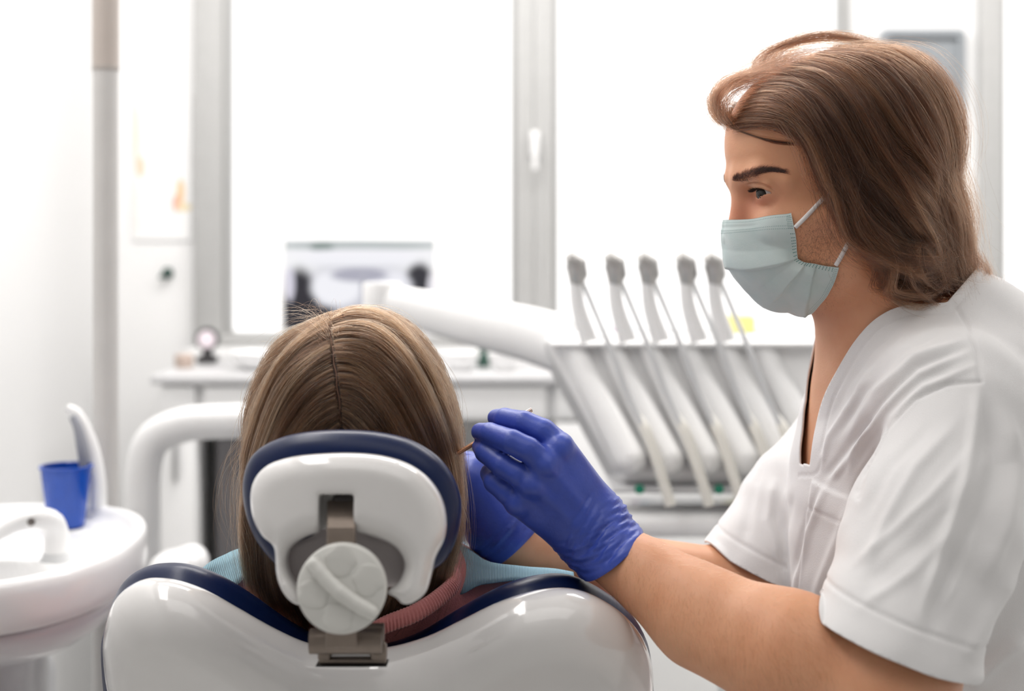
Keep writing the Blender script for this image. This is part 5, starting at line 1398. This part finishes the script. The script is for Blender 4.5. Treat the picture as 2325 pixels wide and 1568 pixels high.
def cat(*gs): return np.concatenate([g_[0] for g_ in gs]), np.concatenate([g_[1] for g_ in gs])
# ---- dentist
ih = {i for i in B.near(hd(1930, 420), .17) if i < NHEAD}
def gpt(px, py, b):
    if b >= 0: return hdp(px, py, b)
    p = hdp(px, py, -b); return p - 2 * ((p - HO) @ hl) * hl
def guides(lst, S=None): return np.array([crv(np.array([gpt(*p) for p in g]), NP) for g in lst])
base_col = (.036, .020, .014)
M_hb = bpy.data.materials.new('hair_brown_under'); M_hb.use_nodes = True; nt = M_hb.node_tree; b = nt.nodes['Principled BSDF']
b.inputs['Base Color'].default_value = (*base_col, 1); b.inputs['Roughness'].default_value = .6
tc = nt.nodes.new('ShaderNodeTexCoord'); n = nt.nodes.new('ShaderNodeTexNoise'); n.inputs['Scale'].default_value = 90; n.inputs['Detail'].default_value = 6; nt.links.new(tc.outputs['Object'], n.inputs['Vector'])
bp = nt.nodes.new('ShaderNodeBump'); bp.inputs['Strength'].default_value = .7; bp.inputs['Distance'].default_value = .004; nt.links.new(n.outputs['Fac'], bp.inputs['Height']); nt.links.new(bp.outputs['Normal'], b.inputs['Normal'])
HB_ = Sdf()
HB_.u(ell(hd(1908, 312), q(222, 176, 187), HR), .01).u(ell(hd(1792, 330), q(143, 140, 152), HR), .02)
HB_.u(ell(hd(2010, 400), q(140, 178, 170), HR), .03).u(ell(hd(2075, 540), q(90, 140, 90), HR), .03)
for s in (-1, 1): HB_.u(ell(hd(1985, 500, s * 120), q(85, 48, 85), HR), .02)
V, Q = nets(HB_, *bb(hd(1640, 90), hd(2240, 720), hd(1900, 400, 240), hd(1900, 400, -240)), .004)
V = relax(V, Q, 2)
r_ = V - HO; hx = 1890 - (r_ @ hf) / sH * math.cos(psi); hy = 420 - (r_ @ hu) / sH
hair_poly = crv(np.array([(1652, 284), (1652, 245), (1682, 200), (1760, 170), (1830, 130), (1930, 115), (2030, 150), (2100, 230), (2150, 340), (2180, 450), (2190, 560), (2190, 640), (2120, 650), (2040, 640), (1998, 600), (1975, 560), (1935, 520), (1893, 450), (1866, 380), (1850, 335), (1780, 300), (1715, 288)], float), 120, True)
pq = np.c_[hx, hy]
g = np.where(inpoly(pq, hair_poly), 1, -1) * polyd(pq, hair_poly)
V, Fs = clip(V, Q, g)
hr = mesh('hair', V, Fs, M_hb, dn)
hr.modifiers.new('thick', 'SOLIDIFY').thickness = .002
M_h1 = hair_mat('hair_brown', (.036, .0132, .0066), .18, .28, .65, (8.0, 8.0, 7.0))
side = [  # front temple -> crown -> back centre
    [(1672, 290, 40), (1740, 290, 95), (1822, 312, 140), (1858, 395, 165), (1884, 462, 178), (1925, 522, 184), (1975, 568, 180), (2050, 582, 170), (2118, 555, 162)],
    [(1690, 255, 60), (1775, 258, 115), (1845, 316, 155), (1880, 400, 178), (1910, 470, 188), (1945, 535, 188), (2010, 588, 182), (2070, 606, 172), (2125, 572, 160)],
    [(1715, 225, 70), (1790, 240, 130), (1855, 320, 172), (1900, 410, 192), (1945, 490, 196), (2000, 555, 190), (2050, 610, 180), (2090, 628, 168), (2135, 596, 156)],
    [(1755, 195, 75), (1830, 220, 140), (1900, 310, 184), (1955, 400, 202), (2010, 480, 202), (2060, 550, 190), (2100, 610, 172), (2140, 650, 150), (2180, 640, 135)],
    [(1800, 165, 72), (1880, 200, 145), (1955, 300, 188), (2015, 390, 200), (2070, 475, 194), (2110, 560, 172), (2130, 625, 150), (2165, 675, 126), (2205, 690, 112)],
    [(1850, 140, 62), (1935, 180, 135), (2015, 280, 172), (2075, 375, 178), (2122, 465, 164), (2150, 550, 144), (2165, 620, 124), (2195, 680, 104), (2215, 670, 92)],
    [(1895, 122, 40), (1985, 158, 98), (2065, 250, 128), (2120, 350, 130), (2158, 450, 118), (2178, 545, 104), (2188, 620, 90), (2212, 670, 76), (2222, 640, 66)],
    [(1930, 112, 10), (2015, 140, 44), (2095, 225, 62), (2148, 330, 62), (2182, 440, 56), (2194, 540, 50), (2200, 620, 44), (2222, 665, 36), (2212, 700, 30)]]
GA = guides(side)
GB = guides([[(x, y, -bb_) for x, y, bb_ in g_] for g_ in side])
strands('hair_strands', cat(grow(GA, 9500, 190, .0050, .0055, B, ih, (.004, .028), wild=.0018, wave=.0065, cut=(.70, .98)), grow(GA, 2200, 160, .003, .011, B, ih, (.010, .030), (.05, 1), .003, (.55, 1.0), .007),
    grow(GB, 2400, 80, .006, .006, B, ih, (.005, .018), wild=.0018, wave=.004)), .000105, .00004, M_h1, hr)
# nape curls, turning under and out
nape = guides([[(1950, 470, 168), (1962, 540, 162), (1972, 590, 150), (1975, 618, 140), (1990, 640, 130), (2022, 655, 118), (2050, 672, 106), (2052, 680, 100)],
               [(1970, 470, 170), (1985, 550, 166), (1988, 600, 152), (1996, 635, 136), (2030, 660, 120), (2075, 655, 116), (2090, 628, 122), (2062, 612, 136)],
               [(2010, 470, 170), (2040, 540, 166), (2085, 575, 158), (2110, 600, 148), (2108, 640, 132), (2075, 660, 124), (2050, 640, 130), (2070, 615, 140)],
               [(2000, 480, 165), (2025, 570, 160), (2035, 630, 145), (2060, 672, 122), (2110, 685, 108), (2150, 660, 104), (2145, 620, 112), (2110, 612, 120)],
               [(2050, 470, 155), (2085, 570, 146), (2105, 635, 130), (2140, 680, 110), (2180, 690, 98), (2196, 660, 94), (2180, 632, 100), (2150, 645, 108)],
               [(2100, 450, 120), (2140, 550, 112), (2155, 620, 100), (2170, 670, 86), (2192, 706, 76), (2214, 694, 70), (2226, 655, 66), (2212, 615, 66)],
               [(2120, 440, 90), (2160, 540, 84), (2175, 620, 76), (2188, 670, 68), (2205, 708, 60), (2222, 690, 54), (2230, 640, 50), (2205, 585, 50)],
               [(2140, 430, 60), (2176, 520, 56), (2188, 556, 50), (2208, 570, 46), (2222, 596, 42), (2212, 622, 38), (2192, 640, 34), (2200, 668, 30)]])
nape2 = nape - 2 * ((nape - HO) @ hl)[..., None] * hl
strands('hair_curls', cat(grow(nape, 4600, 90, .0042, .0070, B, ih, (.004, .026), wild=.0022, wave=.0045), grow(nape2, 1000, 40, .005, .006, B, ih, (.003, .016), wild=.0025, wave=.004)), .000105, .00004, M_h1, hr)
# top, brushed up and back from the forehead: a low roll and a high wispy arc
top = guides([[(1668, 285, 70), (1650, 255, 72), (1660, 215, 66), (1700, 195, 70), (1770, 200, 100), (1840, 240, 150)],
              [(1662, 282, 35), (1632, 245, 34), (1640, 200, 32), (1690, 178, 40), (1760, 170, 70), (1840, 190, 120)],
              [(1662, 282, 0), (1628, 248, 0), (1632, 205, 0), (1675, 175, 4), (1750, 160, 30), (1840, 150, 70)],
              [(1665, 275, -35), (1634, 245, -35), (1642, 200, -38), (1700, 170, -30), (1780, 140, -8), (1870, 122, 20)],
              [(1675, 265, -70), (1655, 235, -72), (1670, 195, -70), (1730, 160, -60), (1810, 125, -40), (1900, 105, -10)]])
strands('hair_front', grow(top, 650, 60, .0045, .004, B, ih, (.002, .010), wild=.0025, tight=.3, stray=.15), .00009, .00004, M_h1, hr)
arc = guides([[(1740, 165, -40), (1728, 138, -42), (1760, 108, -38), (1820, 84, -30), (1900, 76, -16), (1990, 104, 10), (2080, 190, 30)],
              [(1770, 150, -50), (1768, 118, -52), (1810, 92, -46), (1870, 76, -34), (1940, 82, -18), (2030, 130, 10), (2110, 230, 24)],
              [(1820, 132, -60), (1830, 104, -60), (1880, 84, -50), (1950, 88, -36), (2020, 118, -14), (2090, 195, 6), (2140, 300, 18)]])
strands('hair_crest', grow(arc, 330, 26, .0025, .0035, B, ih, (.002, .004), wild=.002, tight=.2, stray=.2), .00008, .00004, M_h1, hr)
# the thin lock across the forehead
lock = guides([[(1660, 283, 20), (1642, 284, 40), (1690, 300, 80), (1750, 318, 118), (1812, 326, 146), (1850, 330, 160)], [(1668, 284, 40), (1655, 286, 50), (1700, 306, 88), (1755, 321, 120), (1812, 327, 146), (1850, 332, 160)]])
strands('hair_lock', grow(lock, 130, 4, .0005, .0006, B, ih, (.0008, .0016), wild=.0004, stray=.05), .0001, .00005, M_h1, hr)
# flyaways
fl = grow(GA, 420, 420, .004, .016, B, ih, (.014, .040), (.1, 1), .010, (.5, 1.0)); strands('hair_flyaways', fl, .00006, .00003, M_h1, hr)
# eyebrows, lashes, stubble
M_h2 = hair_mat('brow_brown', (.022, .011, .008), .4, .4, .3)
def onface(px, py):
    """skin point under a profile pixel on the near side"""
    px, py = np.atleast_1d(px), np.atleast_1d(py); D = np.c_[(px - CX) / F, np.ones(len(px)), -(py - HY) / F]; Y = np.full(len(px), 1.22); C = np.array([0, 0, H])
    for _ in range(60): Y = np.minimum(Y + np.clip(B.ev(C + D * Y[:, None], ih), -.01, .02) * .8, 1.38)
    return C + D * Y[:, None], Y < 1.378
def short(px, py, ang, ln, m, name, r, far=False, lift=.0008):
    """short hairs lying on the skin: roots at pixels, pixel-plane angle (deg, 0 = right, 90 = up), length m"""
    P0, ok = onface(px, py); Pp = P0[ok]; a = np.radians(ang[ok]); l = ln[ok]
    d = np.c_[np.cos(a), np.zeros(len(a)), np.sin(a)]; t = np.linspace(0, 1, 5)
    C = Pp[:, None] + d[:, None] * (l[:, None] * t[None])[..., None]
    X = C.reshape(-1, 3); tg = np.tile(np.linspace(-.0002, lift, 5), len(C))
    for _ in range(3):                                             # follow the skin
        dd = B.ev(X, ih); gr = np.stack([B.ev(X + np.eye(3)[i] * 6e-4, ih) - dd for i in range(3)], 1); gr /= np.linalg.norm(gr, axis=1)[:, None] + 1e-9
        X = X + gr * (tg - dd)[:, None]
    C = X.reshape(C.shape)
    if far: C = np.concatenate([C, C - 2 * ((C - HO) @ hl)[..., None] * hl])
    return strands(name, C, r, r * .3, m, dn)
bl = crv(np.array([(1666, 409), (1684, 405), (1702, 399), (1722, 391), (1745, 388), (1778, 391)], float), 60)
bw = np.interp(np.linspace(0, 1, 60), [0, .15, .5, .75, 1], [4.0, 7.5, 6, 3.5, 1.0])
tb_ = rng.beta(1.0, 1.5, 1700); jb = (tb_ * 59).astype(int)
short(bl[jb, 0] + rng.normal(0, 2, 1700), bl[jb, 1] + rng.uniform(-1, 1, 1700) * bw[jb], 52 - 50 * tb_ + rng.normal(0, 9, 1700), rng.uniform(.0035, .006, 1700) + .003 * np.minimum(tb_ * 2, 1), M_h2, 'eyebrow', .000095, True)
def fl_(i):
    u = rng.uniform(-.55, .8); ec = hd(1714, 440, 76); zz = (.30 - .42 * np.clip(u - .35, -.6, .7) ** 2) * 27 * sH
    xx = math.sqrt(max(0, 1 - u * u - (zz / 27 / sH) ** 2)) * 28 * sH
    return ec + hl * u * 28 * sH + hf * xx + hu * zz, nrm(hf * .9 + hl * (u * .7) - hu * .38 + hu * rng.normal(0, .1)), rng.uniform(.003, .0085)
P = np.empty((300, 5, 3))
for i in range(300):
    p, d, l = fl_(i); P[i] = [p + d * l * t + hu * (t * t) * l * .35 for t in np.linspace(0, 1, 5)]
strands('eyelashes', P, .00013, .00004, M_lash, dn)
ns = 1000; sx_ = np.where(rng.uniform(size=ns) < .72, rng.normal(1868, 26, ns), rng.normal(1858, 34, ns)); sy_ = np.where(rng.uniform(size=ns) < .8, rng.normal(545, 40, ns), rng.normal(655, 30, ns))
short(np.clip(sx_, 1818, 1950), sy_, -92 + rng.normal(0, 24, ns), rng.uniform(.0015, .0045, ns), M_h2, 'stubble', .00006, False, .0005)
# ---- patient
ip_ = PB.near(pc_, .16)
HP = Sdf().u(ell(pc_ + [0, .0, .002], (.083, .095, .097)), .01)
for s in (-1, 1): HP.u(rc(pc_ + [s * .050, .00, -.02], pc_ + [s * .058, .02, -.14], .036, .024), .03)
HP.u(rc(pc_ + [0, -.03, -.06], pc_ + [0, -.0, -.15], .055, .04), .04)
V, Q = nets(HP, *bb(pc_, pad=.24), .004); V = relax(V, Q, 2)
# open the front (face side, away from the camera)
g = np.maximum(.055 - (V[:, 1] - pc_[1]), (V[:, 2] - pc_[2]) - .075)
V, Fs = clip(V, Q, np.clip(g, -1, 1)); V2 = V
M_hb2 = M_hb.copy(); M_hb2.name = 'hair_light_brown_under'; M_hb2.node_tree.nodes['Principled BSDF'].inputs['Base Color'].default_value = (.050, .028, .019, 1)
hr2 = mesh('hair', V, Fs, M_hb2, pt); hr2.modifiers.new('thick', 'SOLIDIFY').thickness = .002
M_h3 = hair_mat('hair_light_brown', (.070, .029, .0135), .18, .28, .75, (5.6, 6.6, 6.8))
def march(P2, lift, y0=1.0, y1=1.40):
    """pixel rays -> first point at distance lift from the hair base; misses stay at the head centre depth"""
    D = np.c_[(P2[:, 0] - CX) / F, np.ones(len(P2)), -(P2[:, 1] - HY) / F]; Y = np.full(len(P2), y0); C = np.array([0, 0, H])
    for _ in range(70):
        d = HP.ev(C + D * Y[:, None]) - lift; Y = np.minimum(Y + np.clip(d, -.01, .03) * .8, y1)
    return Y
def pg(lst):
    out = []
    for g_ in lst:
        c = crv(np.array(g_, float), NP); Y = march(c, .004); bad = Y > 1.39
        Y[bad] = pc_[1] + .0
        for _ in range(3): Y[1:-1] = .25 * Y[:-2] + .5 * Y[1:-1] + .25 * Y[2:]
        out.append(np.array([W(x, y, yy) for (x, y), yy in zip(c, Y)]))
    return np.array(out)
left = pg([[(747, 722), (712, 742), (660, 810), (605, 915), (572, 1040), (556, 1160), (556, 1260), (572, 1350)],
           [(744, 745), (698, 772), (640, 860), (598, 970), (574, 1080), (564, 1180), (568, 1280), (590, 1370)],
           [(748, 800), (703, 830), (655, 910), (615, 1010), (590, 1110), (582, 1210), (592, 1310), (620, 1390)],
           [(758, 870), (713, 895), (668, 970), (632, 1060), (610, 1150), (604, 1250), (620, 1340), (650, 1410)],
           [(766, 930), (726, 950), (690, 1010), (660, 1090), (640, 1180), (640, 1270), (655, 1350), (680, 1420)],
           [(769, 968), (745, 990), (715, 1050), (695, 1130), (680, 1210), (680, 1290), (690, 1370), (710, 1430)]])
right = pg([[(756, 722), (800, 698), (865, 722), (930, 790), (985, 890), (1022, 1000), (1042, 1110), (1040, 1220), (1008, 1330)],
            [(758, 745), (807, 735), (868, 775), (925, 850), (975, 950), (1008, 1060), (1024, 1160), (1016, 1260), (980, 1380)],
            [(762, 800), (807, 800), (862, 850), (915, 930), (958, 1030), (985, 1130), (990, 1220), (975, 1310), (935, 1410)],
            [(772, 870), (812, 875), (860, 930), (905, 1010), (940, 1100), (955, 1190), (950, 1280), (920, 1360), (890, 1400)],
            [(778, 930), (810, 945), (850, 1005), (885, 1085), (910, 1170), (915, 1250), (900, 1330), (875, 1390), (850, 1420)],
            [(779, 968), (802, 990), (828, 1050), (850, 1130), (860, 1210), (860, 1290), (845, 1370), (825, 1410), (810, 1430)]])
Sp = []
class _HP:
    def ev(s, P, idx=None): return HP.ev(P)
for Gx in (left, right):
    Sp.append(grow(Gx, 6500, 110, .0055, .0022, _HP(), None, (.0015, .012), wild=.0010, cut=(.9, 1.02), tight=.55, stray=.04, root=.15))
    Sp.append(grow(Gx, 700, 120, .002, .005, _HP(), None, (.004, .013), wild=.002, cut=(.7, 1.0)))
for Gx, sg in ((left[:3], -1), (right[:3], 1)):                    # the far side of the head
    for dy in (.045, .085):
        Gb = Gx + np.array([0, 1., 0]) * (dy * np.clip(np.linspace(0, 3, NP), .35, 1))[None, :, None]
        Sp.append(grow(Gb, 1300, 50, .0060, .0025, _HP(), None, (.0015, .008), wild=.0012, cut=(.85, 1.02), tight=.4, root=.5))
strands('hair_strands', cat(*Sp), .000105, .00005, M_h3, hr2)
# flyaways rising from the parting, and loose strands at the left
a_ = []
for i in range(90):
    x0, y0 = rng.normal(748, 14), rng.uniform(722, 790); dx = rng.normal(-70, 45); dy = rng.uniform(-60, 10)
    a_.append(crv(np.array([W(x0, y0, 1.24 + .05 * (y0 < 745)), W(x0 + dx * .35, y0 + dy * .7 - 8, 1.26), W(x0 + dx * .7, y0 + dy, 1.27), W(x0 + dx * 1.15, y0 + dy * .8 + rng.normal(8, 14), 1.27)]), NP))
for i in range(46):
    x0 = rng.uniform(560, 600); y0 = rng.uniform(950, 1050); e = rng.uniform(-60, 0)
    a_.append(crv(np.array([W(x0, y0, 1.28), W(x0 - 30 + e * .6, y0 + 70, 1.27), W(x0 - 30 + e * .9, y0 + 170, 1.27), W(x0 - 15 + e * .5, y0 + 260, 1.27)]), NP))
for i in range(40):
    x0 = rng.uniform(1020, 1040); y0 = rng.uniform(1080, 1150)
    a_.append(crv(np.array([W(x0, y0, 1.27), W(x0 + rng.uniform(5, 30), y0 + 80, 1.27), W(x0 + rng.uniform(0, 35), y0 + 170, 1.28)]), NP))
strands('hair_flyaways', np.array(a_), .00007, .00003, M_h3, hr2)

# the parting: a narrow line of scalp
c = crv(np.array([(751, 728), (749, 752), (752, 775), (757, 800), (758, 825), (764, 850), (765, 880), (771, 910), (771, 935), (774, 965)], float), 40)
Lf, Rt = c - [2.2, 0], c + [2.2, 0]
rows = []
for cc, dl in ((Lf, .0004), (c, .0022), (Rt, .0004)):
    Y = march(cc, dl); rows.append(np.array([W(x, y, yy) for (x, y), yy in zip(cc, Y)]))
V = np.vstack(rows); mesh('parting', V, [(i, i + 1, 40 * 1 + i + 1, 40 * 1 + i) for i in range(39)] + [(40 + i, 41 + i, 81 + i, 80 + i) for i in range(39)], mat('scalp', (.20, .105, .07), .6, var=.1), hr2)
# fine hair on the near forearm
ia = B.near(W(1640, 1420, 1.17), .20); n = 1700
t = rng.uniform(.02, 1, n); ctr = np.array([(1400 + (1900 - 1400) * k, 1275 + (1540 - 1275) * k) for k in t]); prp = np.array([-.47, .88]); wd = 85 + 55 * t
p0 = ctr + prp * (rng.uniform(-1, 1, n) * wd)[:, None] + [0, 0]
D = np.c_[(p0[:, 0] - CX) / F, np.ones(n), -(p0[:, 1] - HY) / F]; Y = np.full(n, 1.0); C0 = np.array([0, 0, H])
for _ in range(60): Y = np.minimum(Y + np.clip(B.ev(C0 + D * Y[:, None], ia), -.01, .02) * .85, 1.3)
ok = (Y < 1.27); X = (C0 + D * Y[:, None])[ok]; a = np.radians(-68 + rng.normal(0, 16, len(X))); l = rng.uniform(.005, .011, len(X))
C = X[:, None] + np.c_[np.cos(a), np.zeros(len(a)), np.sin(a)][:, None] * (l[:, None] * np.linspace(0, 1, 6)[None])[..., None]
Xf = C.reshape(-1, 3); tg = np.tile(np.linspace(-.0002, .0016, 6), len(C))
for _ in range(2):
    dd = B.ev(Xf, ia); gr = np.stack([B.ev(Xf + np.eye(3)[i] * 6e-4, ia) - dd for i in range(3)], 1); gr /= np.linalg.norm(gr, axis=1)[:, None] + 1e-9; Xf = Xf + gr * (tg - dd)[:, None]
strands('arm_hair', Xf.reshape(C.shape), .000055, .00002, hair_mat('arm_hair_blond', (.20, .10, .045), .35, .4, .4), dn)
for loc, sz, e in (((-.2, 2.9, ZC - .03), (1.5, .35), 18), ((1.4, 2.9, ZC - .03), (1.5, .35), 16), ((-.75, 1.6, ZC - .03), (.35, 1.5), 8), ((.5, .3, ZC - .03), (2.4, 1.3), 6)):
    l = bpy.data.lights.new('ceiling_light', 'AREA'); l.shape = 'RECTANGLE'; l.size, l.size_y = sz; l.energy = e; l.color = (1, .97, .94)
    lo_ = bpy.data.objects.new('ceiling_light', l); COL.objects.link(lo_); lo_.location = loc
print('script', round(time.time() - T0, 1), 's')
